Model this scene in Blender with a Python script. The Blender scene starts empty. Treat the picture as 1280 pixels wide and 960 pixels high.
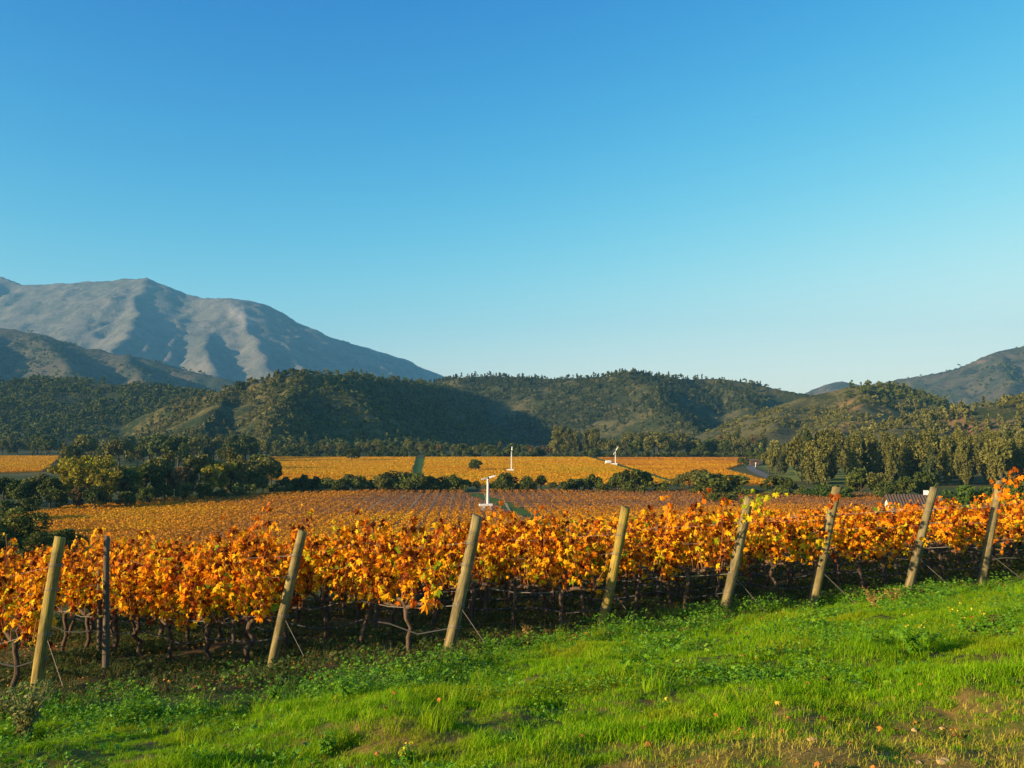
import bpy, math, random
import numpy as np
from mathutils import Vector, Matrix, Quaternion

R = math.radians
rng = np.random.default_rng(11)
random.seed(11)
SC = bpy.context.scene
COL = SC.collection

# ------------------------------------------------------------------ camera, sky, sun, exposure
F_PX = 1086.0
PITCH = math.atan(58.0 / F_PX)
CAM_Z = 20.0
cam_d = bpy.data.cameras.new('camera')
cam_d.sensor_width = 36.0
cam_d.lens = 36.0 * F_PX / 1280.0
cam_d.clip_start = 0.1
cam_d.clip_end = 60000.0
cam = bpy.data.objects.new('camera', cam_d)
COL.objects.link(cam)
cam.location = (0, 0, CAM_Z)
cam.rotation_euler = (R(90) + PITCH, 0, 0)
SC.camera = cam

SUN_EL = R(14.5)
SUN_AZ = math.atan2(-0.88, -0.47)           # compass angle of the sun from +Y, clockwise
to_sun = Vector((math.sin(SUN_AZ) * math.cos(SUN_EL), math.cos(SUN_AZ) * math.cos(SUN_EL), math.sin(SUN_EL)))

SKY_GRADE = ((3.28, 0.182, 7.2), (2.0, 0.66, 8.6), (1.6, 1.5, 6.6))
world = bpy.data.worlds.new('World')
SC.world = world
world.use_nodes = True
wn = world.node_tree.nodes
wl = world.node_tree.links
wn.clear()
w_out = wn.new('ShaderNodeOutputWorld')
w_bg = wn.new('ShaderNodeBackground')
w_sky = wn.new('ShaderNodeTexSky')
w_sky.sky_type = 'NISHITA'
w_sky.sun_disc = False
w_sky.sun_elevation = SUN_EL
w_sky.sun_rotation = SUN_AZ
w_sky.altitude = 200
w_sky.air_density = 1.0
w_sky.dust_density = 0.8
w_sky.ozone_density = 2.0
# the air of this evening is very clear: grade the sky model channel by channel (deeper blue overhead, pale aqua low down)
w_sep = wn.new('ShaderNodeSeparateColor'); w_com = wn.new('ShaderNodeCombineColor')
wl.new(w_sky.outputs[0], w_sep.inputs[0])
for ch, (gam, gain, top) in enumerate(SKY_GRADE):
    p_ = wn.new('ShaderNodeMath'); p_.operation = 'POWER'; p_.inputs[1].default_value = gam
    m_ = wn.new('ShaderNodeMath'); m_.operation = 'MULTIPLY'; m_.inputs[1].default_value = gain
    wl.new(w_sep.outputs[ch], p_.inputs[0]); wl.new(p_.outputs[0], m_.inputs[0]); 
    # soft shoulder: out = g * top / (g + top)
    n_ = wn.new('ShaderNodeMath'); n_.operation = 'MULTIPLY'; n_.inputs[1].default_value = top
    d_ = wn.new('ShaderNodeMath'); d_.operation = 'ADD'; d_.inputs[1].default_value = top
    q_ = wn.new('ShaderNodeMath'); q_.operation = 'DIVIDE'
    wl.new(m_.outputs[0], n_.inputs[0]); wl.new(m_.outputs[0], d_.inputs[0]); wl.new(n_.outputs[0], q_.inputs[0]); wl.new(d_.outputs[0], q_.inputs[1])
    wl.new(q_.outputs[0], w_com.inputs[ch])
wl.new(w_com.outputs[0], w_bg.inputs['Color'])
w_bg.inputs['Strength'].default_value = 0.089
wl.new(w_bg.outputs[0], w_out.inputs['Surface'])

sun_d = bpy.data.lights.new('sun', 'SUN')
sun_d.energy = 5.0
sun_d.angle = R(0.5)
sun_d.color = (1.0, 0.76, 0.46)
sun = bpy.data.objects.new('sun', sun_d)
COL.objects.link(sun)
sun.rotation_mode = 'QUATERNION'
sun.rotation_quaternion = to_sun.to_track_quat('Z', 'Y')
sun.location = (-40, -20, 60)

SC.view_settings.view_transform = 'Standard'
SC.view_settings.look = 'None'
SC.view_settings.exposure = 1.12
SC.view_settings.gamma = 1.0
SC.cycles.use_denoising = True
SC.cycles.max_bounces = 6
SC.cycles.diffuse_bounces = 3
SC.cycles.transmission_bounces = 4
SC.cycles.volume_bounces = 0
SC.cycles.transparent_max_bounces = 6

# ------------------------------------------------------------------ helpers: pixels, noise, meshes
def ray(px, py):
    xc = (px - 640.0) / F_PX
    yc = (480.0 - py) / F_PX
    return np.array([xc, math.cos(PITCH) - yc * math.sin(PITCH), math.sin(PITCH) + yc * math.cos(PITCH)])

def at(px, py, Y):
    d = ray(px, py)
    return np.array([0, 0, CAM_Z]) + d * (Y / d[1])

def project(p):
    v = np.array(p, float) - np.array([0, 0, CAM_Z])
    c, s = math.cos(PITCH), math.sin(PITCH)
    depth = v[1] * c + v[2] * s
    up = -v[1] * s + v[2] * c
    return 640 + F_PX * v[0] / depth, 480 - F_PX * up / depth

_perm = np.random.default_rng(5).permutation(512)
_grad = np.random.default_rng(6).uniform(0, 2 * np.pi, 512)
def noise2(x, y):
    x = np.asarray(x, float); y = np.asarray(y, float)
    xi = np.floor(x).astype(int); yi = np.floor(y).astype(int)
    xf = x - xi; yf = y - yi
    def g(i, j, dx, dy):
        a = _grad[_perm[(_perm[i & 511] + j) & 511]]
        return np.cos(a) * dx + np.sin(a) * dy
    u = xf * xf * xf * (xf * (xf * 6 - 15) + 10); v = yf * yf * yf * (yf * (yf * 6 - 15) + 10)
    a = g(xi, yi, xf, yf); b = g(xi + 1, yi, xf - 1, yf)
    c = g(xi, yi + 1, xf, yf - 1); d = g(xi + 1, yi + 1, xf - 1, yf - 1)
    return ((a * (1 - u) + b * u) * (1 - v) + (c * (1 - u) + d * u) * v) * 1.5

def fbm(x, y, octv=4, gain=0.5):
    s = 0; a = 1.0; f = 1.0
    for k in range(octv):
        s = s + a * noise2(np.asarray(x) * f + 17.3 * k, np.asarray(y) * f - 9.1 * k)
        a *= gain; f *= 2.03
    return s

def make_mesh(name, V, polys, attrs=None, smooth=False):
    """V (n,3); polys: list of int arrays (m,k) of differing k; attrs: name -> (n,) floats per vertex."""
    me = bpy.data.meshes.new(name)
    V = np.asarray(V, np.float32)
    me.vertices.add(len(V))
    me.vertices.foreach_set('co', V.ravel())
    idx = np.concatenate([np.asarray(p, np.int32).ravel() for p in polys])
    starts = []; o = 0
    for p in polys:
        p = np.asarray(p); k = p.shape[1]
        starts.append(o + np.arange(len(p)) * k); o += len(p) * k
    starts = np.concatenate(starts).astype(np.int32)
    me.loops.add(len(idx))
    me.loops.foreach_set('vertex_index', idx)
    me.polygons.add(len(starts))
    me.polygons.foreach_set('loop_start', starts)
    me.polygons.foreach_set('use_smooth', np.full(len(starts), smooth, bool))
    for k, a in (attrs or {}).items():
        at_ = me.attributes.new(k, 'FLOAT', 'POINT')
        at_.data.foreach_set('value', np.asarray(a, np.float32).ravel())
    me.update(calc_edges=True)
    me.validate()
    return me

class MB:
    """collects pieces for ONE mesh"""
    def __init__(s):
        s.V = []; s.P = {}; s.n = 0; s.A = []
    def add(s, V, polys, a=0.5):
        V = np.asarray(V, float)
        for p in polys:
            p = np.asarray(p, int)
            s.P.setdefault(p.shape[1], []).append(p + s.n)
        s.V.append(V); s.n += len(V)
        s.A.append(np.full(len(V), a) if np.isscalar(a) else np.asarray(a))
        return s
    def tube(s, pts, rad, sides=8, cap=True, a=0.5):
        pts = np.asarray(pts, float); n = len(pts)
        rad = np.full(n, rad) if np.isscalar(rad) else np.asarray(rad, float)
        t = np.gradient(pts, axis=0); t /= np.linalg.norm(t, axis=1)[:, None] + 1e-9
        ref = np.array([0, 0, 1.0]) if abs(t[0][2]) < 0.9 else np.array([1.0, 0, 0])
        V = []
        u = np.cross(t[0], ref); u /= np.linalg.norm(u)
        ang = np.arange(sides) * 2 * np.pi / sides
        for i in range(n):
            u = u - t[i] * np.dot(u, t[i]); u /= np.linalg.norm(u) + 1e-9
            w = np.cross(t[i], u)
            V.append(pts[i] + rad[i] * (np.cos(ang)[:, None] * u + np.sin(ang)[:, None] * w))
        V = np.concatenate(V)
        q = []
        for i in range(n - 1):
            for j in range(sides):
                k = (j + 1) % sides
                q.append((i * sides + j, i * sides + k, (i + 1) * sides + k, (i + 1) * sides + j))
        polys = [np.array(q)]
        if cap:
            polys.append(np.array([list(range(sides))[::-1], [(n - 1) * sides + j for j in range(sides)]]))
        return s.add(V, polys, a)
    def box(s, c, size, rot=None, a=0.5):
        c = np.asarray(c, float); h = np.asarray(size, float) / 2
        V = np.array([[x, y, z] for x in (-1, 1) for y in (-1, 1) for z in (-1, 1)]) * h
        if rot is not None: V = V @ np.array(rot).T
        q = np.array([(0, 1, 3, 2), (4, 6, 7, 5), (0, 4, 5, 1), (2, 3, 7, 6), (0, 2, 6, 4), (1, 5, 7, 3)])
        return s.add(V + c, [q], a)
    def mesh(s, name, smooth=False):
        return make_mesh(name, np.concatenate(s.V), [np.concatenate(p) for p in s.P.values()],
                         {'rnd': np.concatenate(s.A)}, smooth)

def tag(o, label=None, cat=None, group=None, kind=None):
    if label: o['label'] = label
    if cat: o['category'] = cat
    if group: o['group'] = group
    if kind: o['kind'] = kind
    return o

def obj(name, me, mat=None, parent=None, loc=None):
    if mat is not None and not me.materials: me.materials.append(mat)
    o = bpy.data.objects.new(name, me)
    COL.objects.link(o)
    if parent is not None: o.parent = parent
    if loc is not None: o.location = loc
    return o

def empty(name, loc=(0, 0, 0), rz=0.0, sc=1.0):
    o = bpy.data.objects.new(name, None)
    o.empty_display_size = 0.2
    COL.objects.link(o)
    o.location = loc; o.rotation_euler = (0, 0, rz); o.scale = (sc, sc, sc)
    return o

def ordinal(n):
    w = ['zeroth', 'first', 'second', 'third', 'fourth', 'fifth', 'sixth', 'seventh', 'eighth', 'ninth', 'tenth', 'eleventh',
         'twelfth', 'thirteenth', 'fourteenth', 'fifteenth', 'sixteenth', 'seventeenth', 'eighteenth', 'nineteenth', 'twentieth']
    if n <= 20: return w[n]
    return str(n) + ('th' if n % 100 in (11, 12, 13) else {1: 'st', 2: 'nd', 3: 'rd'}.get(n % 10, 'th'))

# ------------------------------------------------------------------ materials
def new_mat(name):
    m = bpy.data.materials.new(name); m.use_nodes = True
    nt = m.node_tree; nt.nodes.clear()
    out = nt.nodes.new('ShaderNodeOutputMaterial')
    return m, nt, out

def N(nt, t, **kw):
    n = nt.nodes.new(t)
    for k, v in kw.items(): setattr(n, k, v)
    return n

def ramp(nt, stops, fac=None, interp='LINEAR'):
    r = nt.nodes.new('ShaderNodeValToRGB')
    r.color_ramp.interpolation = interp
    e = r.color_ramp.elements
    while len(e) < len(stops): e.new(0.5)
    for i, (p, c) in enumerate(stops):
        e[i].position = p; e[i].color = (*c, 1)
    if fac is not None: nt.links.new(fac, r.inputs[0])
    return r

def noise_node(nt, scale, detail=4, rough=0.55, vec=None, dist=0.0):
    n = nt.nodes.new('ShaderNodeTexNoise')
    n.inputs['Scale'].default_value = scale; n.inputs['Detail'].default_value = detail
    n.inputs['Roughness'].default_value = rough; n.inputs['Distortion'].default_value = dist
    if vec is not None: nt.links.new(vec, n.inputs['Vector'])
    return n

def mixc(nt, fac, a, b, blend='MIX'):
    m = nt.nodes.new('ShaderNodeMix'); m.data_type = 'RGBA'; m.blend_type = blend
    if isinstance(fac, (int, float)): m.inputs[0].default_value = fac
    else: nt.links.new(fac, m.inputs[0])
    for i, c in ((6, a), (7, b)):
        if isinstance(c, tuple): m.inputs[i].default_value = (*c, 1)
        else: nt.links.new(c, m.inputs[i])
    return m.outputs[2]

def math_node(nt, op, a, b=0.0, clamp=False):
    m = nt.nodes.new('ShaderNodeMath'); m.operation = op; m.use_clamp = clamp
    for i, c in ((0, a), (1, b)):
        if isinstance(c, (int, float)): m.inputs[i].default_value = c
        else: nt.links.new(c, m.inputs[i])
    return m.outputs[0]

def wpos(nt):
    return nt.nodes.new('ShaderNodeNewGeometry').outputs['Position']

def principled(nt, out, color, rough=0.8, bump=None, bump_str=0.3, bump_dist=0.02, spec=0.3):
    p = nt.nodes.new('ShaderNodeBsdfPrincipled')
    if isinstance(color, tuple): p.inputs['Base Color'].default_value = (*color, 1)
    else: nt.links.new(color, p.inputs['Base Color'])
    p.inputs['Roughness'].default_value = rough
    p.inputs['Specular IOR Level'].default_value = spec
    if bump is not None:
        b = nt.nodes.new('ShaderNodeBump'); b.inputs['Strength'].default_value = bump_str; b.inputs['Distance'].default_value = bump_dist
        nt.links.new(bump, b.inputs['Height']); nt.links.new(b.outputs[0], p.inputs['Normal'])
    nt.links.new(p.outputs[0], out.inputs['Surface'])
    return p

def foliage_mat(name, stops, trans=0.3, rough=0.6, attr='rnd', patch=None, objvar=0.0, spec=0.25, jitter=0.0):
    """leaf colours from the per-leaf attribute; a share of the light passes through the leaf"""
    m, nt, out = new_mat(name)
    a = N(nt, 'ShaderNodeAttribute', attribute_name=attr)
    f = a.outputs['Fac']
    if jitter:
        oi = N(nt, 'ShaderNodeObjectInfo')
        j = math_node(nt, 'MULTIPLY', math_node(nt, 'SUBTRACT', oi.outputs['Random'], 0.5), jitter)
        f = math_node(nt, 'ADD', f, j, True)
    c = ramp(nt, stops, f).outputs[0]
    if patch:
        n = noise_node(nt, patch[0], 3, 0.6, wpos(nt))
        k = ramp(nt, [(patch[2], (0, 0, 0)), (patch[3], (1, 1, 1))], n.outputs[0]).outputs[0]
        c = mixc(nt, k, c, patch[1])
    if objvar:
        oi = N(nt, 'ShaderNodeObjectInfo')
        h = N(nt, 'ShaderNodeHueSaturation')
        nt.links.new(c, h.inputs['Color'])
        nt.links.new(math_node(nt, 'ADD', math_node(nt, 'MULTIPLY', oi.outputs['Random'], objvar), 1 - objvar / 2), h.inputs['Value'])
        c = h.outputs[0]
    p = N(nt, 'ShaderNodeBsdfPrincipled')
    nt.links.new(c, p.inputs['Base Color']); p.inputs['Roughness'].default_value = rough
    p.inputs['Specular IOR Level'].default_value = spec
    t = N(nt, 'ShaderNodeBsdfTranslucent'); nt.links.new(c, t.inputs['Color'])
    mx = N(nt, 'ShaderNodeMixShader'); mx.inputs[0].default_value = trans
    nt.links.new(p.outputs[0], mx.inputs[1]); nt.links.new(t.outputs[0], mx.inputs[2])
    nt.links.new(mx.outputs[0], out.inputs['Surface'])
    return m

M = {}
M['vine_leaf'] = foliage_mat('vine_leaf', [(0.0, (0.09, 0.022, 0.006)), (0.16, (0.26, 0.05, 0.005)), (0.34, (0.62, 0.16, 0.004)),
    (0.5, (0.86, 0.32, 0.006)), (0.66, (0.90, 0.46, 0.010)), (0.82, (0.72, 0.52, 0.012)), (0.92, (0.30, 0.34, 0.010)), (1.0, (0.10, 0.19, 0.010))],
    trans=0.35, rough=0.6, jitter=0.10, spec=0.08)
M['vine_field'] = foliage_mat('vine_field', [(0.0, (0.26, 0.12, 0.04)), (0.3, (0.42, 0.17, 0.015)), (0.55, (0.58, 0.235, 0.001)), (0.8, (0.66, 0.34, 0.001)), (1.0, (0.46, 0.32, 0.002))], trans=0.25, rough=0.8)
M['grass'] = foliage_mat('grass', [(0.0, (0.07, 0.20, 0.002)), (0.5, (0.19, 0.39, 0.003)), (0.85, (0.33, 0.50, 0.004)), (1.0, (0.45, 0.36, 0.04))],
    trans=0.42, rough=0.6, spec=0.1, patch=(0.9, (0.30, 0.34, 0.008), 0.50, 0.72), jitter=0.25)
M['weed'] = foliage_mat('weed', [(0.0, (0.06, 0.18, 0.004)), (0.6, (0.12, 0.28, 0.006)), (1.0, (0.24, 0.38, 0.01))], trans=0.3, rough=0.45, jitter=0.3)
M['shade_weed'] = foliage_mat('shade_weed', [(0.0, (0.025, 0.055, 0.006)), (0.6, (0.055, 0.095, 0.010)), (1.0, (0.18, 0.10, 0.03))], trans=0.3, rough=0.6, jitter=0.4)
M['dry'] = foliage_mat('dry_weed', [(0.0, (0.20, 0.11, 0.03)), (0.6, (0.36, 0.22, 0.05)), (1.0, (0.45, 0.34, 0.10))], trans=0.25, rough=0.7)
M['pale_weed'] = foliage_mat('pale_weed', [(0.0, (0.10, 0.13, 0.03)), (0.6, (0.22, 0.22, 0.06)), (1.0, (0.42, 0.36, 0.14))], trans=0.3, rough=0.7)
M['dry_grass'] = foliage_mat('dry_grass', [(0.0, (0.19, 0.23, 0.01)), (0.5, (0.36, 0.32, 0.02)), (1.0, (0.50, 0.37, 0.08))], trans=0.3, rough=0.7, jitter=0.4)
M['petal'] = foliage_mat('yellow_petal', [(0.0, (0.75, 0.55, 0.02)), (1.0, (0.85, 0.7, 0.05))], trans=0.3)
M['fallen'] = foliage_mat('fallen_leaf', [(0.0, (0.14, 0.05, 0.015)), (0.5, (0.46, 0.17, 0.02)), (1.0, (0.70, 0.36, 0.05))], trans=0.1, rough=0.7)
def tree_mat(name, dark, mid, light, objvar=0.3, trans=0.2):
    return foliage_mat(name, [(0.0, dark), (0.5, mid), (1.0, light)], trans=trans, rough=0.7, objvar=objvar, spec=0.15)
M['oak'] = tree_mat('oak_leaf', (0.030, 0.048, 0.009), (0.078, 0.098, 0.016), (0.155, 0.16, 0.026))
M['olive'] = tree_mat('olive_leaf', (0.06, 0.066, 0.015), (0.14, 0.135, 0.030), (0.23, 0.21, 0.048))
M['pine'] = tree_mat('pine_needle', (0.028, 0.045, 0.016), (0.072, 0.09, 0.028), (0.13, 0.14, 0.042))
M['autumn'] = tree_mat('autumn_leaf', (0.14, 0.12, 0.012), (0.28, 0.24, 0.018), (0.44, 0.38, 0.022))
M['russet'] = tree_mat('russet_leaf', (0.10, 0.06, 0.02), (0.18, 0.115, 0.035), (0.26, 0.18, 0.05))
M['fresh'] = tree_mat('fresh_leaf', (0.02, 0.045, 0.007), (0.045, 0.085, 0.010), (0.085, 0.125, 0.016))

def bark_mat(name, c1, c2, scale=18, stretch=0.15, rough=0.9):
    m, nt, out = new_mat(name)
    tc = N(nt, 'ShaderNodeTexCoord'); mp = N(nt, 'ShaderNodeMapping')
    mp.inputs['Scale'].default_value = (1, 1, stretch)
    nt.links.new(tc.outputs['Object'], mp.inputs[0])
    n = noise_node(nt, scale, 6, 0.65, mp.outputs[0])
    c = ramp(nt, [(0.3, c1), (0.7, c2)], n.outputs[0]).outputs[0]
    principled(nt, out, c, rough, n.outputs[0], 0.6, 0.02, 0.2)
    return m
M['bark'] = bark_mat('vine_bark', (0.035, 0.022, 0.014), (0.16, 0.105, 0.065), 45, 0.12)
M['cane'] = bark_mat('vine_cane', (0.20, 0.07, 0.02), (0.42, 0.18, 0.06), 60, 0.2)
M['trunk'] = bark_mat('tree_bark', (0.03, 0.022, 0.016), (0.11, 0.085, 0.06), 3, 0.2)
M['grey_post'] = bark_mat('weathered_brown_post', (0.05, 0.040, 0.028), (0.17, 0.135, 0.095), 40, 0.06)

def post_material():
    m, nt, out = new_mat('treated_pine_post')
    tc = N(nt, 'ShaderNodeTexCoord'); mp = N(nt, 'ShaderNodeMapping'); mp.inputs['Scale'].default_value = (1, 1, 0.05)
    nt.links.new(tc.outputs['Object'], mp.inputs[0])
    g = noise_node(nt, 55, 6, 0.6, mp.outputs[0], 0.6)
    c = ramp(nt, [(0.28, (0.08, 0.055, 0.016)), (0.5, (0.27, 0.195, 0.050)), (0.72, (0.42, 0.31, 0.085))], g.outputs[0]).outputs[0]
    s = noise_node(nt, 5, 4, 0.6, tc.outputs['Object'])
    k = ramp(nt, [(0.5, (0, 0, 0)), (0.68, (1, 1, 1))], s.outputs[0]).outputs[0]
    c = mixc(nt, math_node(nt, 'MULTIPLY', k, 0.55), c, (0.16, 0.15, 0.07))
    v = N(nt, 'ShaderNodeTexVoronoi'); v.inputs['Scale'].default_value = 6.0
    mp2 = N(nt, 'ShaderNodeMapping'); mp2.inputs['Scale'].default_value = (1, 1, 0.6); nt.links.new(tc.outputs['Object'], mp2.inputs[0]); nt.links.new(mp2.outputs[0], v.inputs['Vector'])
    kn = ramp(nt, [(0.08, (1, 1, 1)), (0.15, (0, 0, 0))], v.outputs['Distance']).outputs[0]
    c = mixc(nt, math_node(nt, 'MULTIPLY', kn, 0.75), c, (0.06, 0.04, 0.02))
    # dark grain checks running along the post
    ck = noise_node(nt, 38, 3, 0.5, mp.outputs[0], 0.3)
    kc = ramp(nt, [(0.62, (0, 0, 0)), (0.68, (1, 1, 1))], ck.outputs[0]).outputs[0]
    c = mixc(nt, math_node(nt, 'MULTIPLY', kc, 0.6), c, (0.07, 0.055, 0.025))
    # big weather stains, and each post aged differently
    bs = noise_node(nt, 2.3, 5, 0.65, mp2.outputs[0], 0.5)
    kb = ramp(nt, [(0.44, (0, 0, 0)), (0.58, (1, 1, 1))], bs.outputs[0]).outputs[0]
    c = mixc(nt, math_node(nt, 'MULTIPLY', kb, 0.8), c, (0.085, 0.062, 0.022))
    oi = N(nt, 'ShaderNodeObjectInfo'); h = N(nt, 'ShaderNodeHueSaturation'); nt.links.new(c, h.inputs['Color'])
    nt.links.new(math_node(nt, 'ADD', math_node(nt, 'MULTIPLY', oi.outputs['Random'], 0.5), 0.85), h.inputs['Value'])
    nt.links.new(math_node(nt, 'ADD', math_node(nt, 'MULTIPLY', oi.outputs['Random'], 0.4), 0.8), h.inputs['Saturation'])
    principled(nt, out, h.outputs[0], 0.75, g.outputs[0], 0.7, 0.012, 0.2)
    return m
M['post'] = post_material()

def plain(name, col, rough=0.5, metal=0.0, nscale=8, var=0.15):
    m, nt, out = new_mat(name)
    tc = N(nt, 'ShaderNodeTexCoord')
    n = noise_node(nt, nscale, 5, 0.6, tc.outputs['Object'])
    d = tuple(x * (1 - var) for x in col); l = tuple(min(1, x * (1 + var)) for x in col)
    c = ramp(nt, [(0.35, d), (0.65, l)], n.outputs[0]).outputs[0]
    p = principled(nt, out, c, rough, None)
    p.inputs['Metallic'].default_value = metal
    return m
M['wire'] = plain('galvanised_wire', (0.20, 0.18, 0.15), 0.6, 0.3)
M['hose'] = plain('black_drip_hose', (0.03, 0.028, 0.026), 0.55)
M['white'] = plain('white_painted_steel', (0.80, 0.78, 0.72), 0.4, 0.0, 2, 0.06)
M['dark'] = plain('dark_metal', (0.04, 0.04, 0.04), 0.5)
M['stone'] = plain('pale_stone', (0.52, 0.34, 0.13), 0.9, 0, 12, 0.35)
M['wall'] = plain('white_plaster', (0.78, 0.74, 0.66), 0.85, 0, 3, 0.08)
M['tile'] = plain('brown_roof_tile', (0.11, 0.075, 0.05), 0.8, 0, 6, 0.35)
M['glass'] = plain('dark_window_glass', (0.03, 0.035, 0.04), 0.15)
M['timber'] = plain('brown_timber', (0.12, 0.07, 0.04), 0.7, 0, 6, 0.3)

# ------------------------------------------------------------------ terrain
NRM = np.array([-0.357, 0.934]); TAN = np.array([0.934, 0.357])
_tv = np.array([-400, -60, 0, 3, 6, 9, 12.37, 16, 30, 80, 115, 150, 200, 260, 400, 30000.0])
_tz = np.array([19.5, 18.6, 18.40, 18.34, 17.94, 17.34, 16.72, 16.20, 14.4, 8.2, 4.0, 1.2, 0.2, 0, 0, 0])
_vs = np.arange(-400, 420, 0.5)
_zs = np.interp(_vs, _tv, _tz)
_k = np.hanning(7); _k /= _k.sum()
_zs = np.convolve(np.pad(_zs, 3, 'edge'), _k, 'valid')
def ground(x, y):
    x = np.asarray(x, float); y = np.asarray(y, float)
    v = NRM[0] * x + NRM[1] * y; s = TAN[0] * x + TAN[1] * y
    z = np.interp(v, _vs, _zs, right=0.0)
    near = np.clip(1 - (v - 40) / 120, 0, 1)
    z = z + np.clip(s, -14, 30) * 0.022 * near
    d = np.hypot(x, y)
    z = z + (0.13 * fbm(x * 0.62, y * 0.62, 3) + 0.055 * fbm(x * 1.7 + 3, y * 1.7, 2)) * np.clip(1 - d / 60, 0, 1) * np.clip(d / 3, 0, 1)
    z = z + 0.5 * fbm(x * 0.02, y * 0.02, 2) * np.clip((d - 40) / 80, 0, 1) * np.clip(1 - (d - 120) / 80, 0, 1)
    return z

def polar_ground():
    radii = np.concatenate([np.arange(0, 24, 0.22), np.geomspace(24, 30000, 150)])
    ang = np.linspace(0, 2 * np.pi, 361)[:-1]
    fine = np.linspace(R(90 - 45), R(90 + 45), 241)
    ang = np.sort(np.unique(np.concatenate([ang[(ang < R(45)) | (ang > R(135))], fine])))
    rr, aa = np.meshgrid(radii, ang, indexing='ij')
    X = rr * np.cos(aa); Y = rr * np.sin(aa); Z = ground(X, Y)
    V = np.stack([X, Y, Z], -1).reshape(-1, 3)
    n = len(ang); m = len(radii)
    i, j = np.meshgrid(np.arange(m - 1), np.arange(n), indexing='ij'); k = (j + 1) % n
    q = np.stack([i * n + j, (i + 1) * n + j, (i + 1) * n + k, i * n + k], -1).reshape(-1, 4)
    q = q[n:]  # drop degenerate inner ring
    # close the centre with triangles
    t = np.stack([np.zeros(n, int), n + np.arange(n), n + (np.arange(n) + 1) % n], -1)
    return make_mesh('ground', V, [q, t], None, True)

def ground_material():
    m, nt, out = new_mat('ground_soil_and_turf')
    P = wpos(nt)
    n1 = noise_node(nt, 2.2, 6, 0.65, P); n2 = noise_node(nt, 0.02, 5, 0.6, P); n3 = noise_node(nt, 14, 5, 0.7, P)
    soil = ramp(nt, [(0.3, (0.045, 0.028, 0.012)), (0.55, (0.10, 0.06, 0.024)), (0.75, (0.17, 0.10, 0.04))], n3.outputs[0]).outputs[0]
    sx0 = N(nt, 'ShaderNodeSeparateXYZ'); nt.links.new(P, sx0.inputs[0])
    worn = N(nt, 'ShaderNodeMapRange'); worn.inputs[1].default_value = 7.5; worn.inputs[2].default_value = 5.5; nt.links.new(sx0.outputs[1], worn.inputs[0])
    soil = mixc(nt, math_node(nt, 'MULTIPLY', worn.outputs[0], 0.65), soil, (0.36, 0.22, 0.05))
    turf = ramp(nt, [(0.3, (0.035, 0.06, 0.007)), (0.7, (0.075, 0.11, 0.014))], n3.outputs[0]).outputs[0]
    near = mixc(nt, ramp(nt, [(0.40, (0, 0, 0)), (0.58, (1, 1, 1))], n1.outputs[0]).outputs[0], turf, soil)
    far = ramp(nt, [(0.35, (0.035, 0.055, 0.014)), (0.5, (0.06, 0.07, 0.02)), (0.65, (0.12, 0.10, 0.032))], n2.outputs[0]).outputs[0]
    sx = N(nt, 'ShaderNodeSeparateXYZ'); nt.links.new(P, sx.inputs[0])
    k = N(nt, 'ShaderNodeMapRange'); k.inputs[1].default_value = 40; k.inputs[2].default_value = 110
    nt.links.new(sx.outputs[1], k.inputs[0])
    c = mixc(nt, k.outputs[0], near, far)
    principled(nt, out, c, 0.95, n3.outputs[0], 0.5, 0.03, 0.1)
    return m
g = obj('ground', polar_ground(), ground_material())
tag(g, 'grassy ground falling from the bank to the flat valley floor', 'ground', kind='structure')

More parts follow.
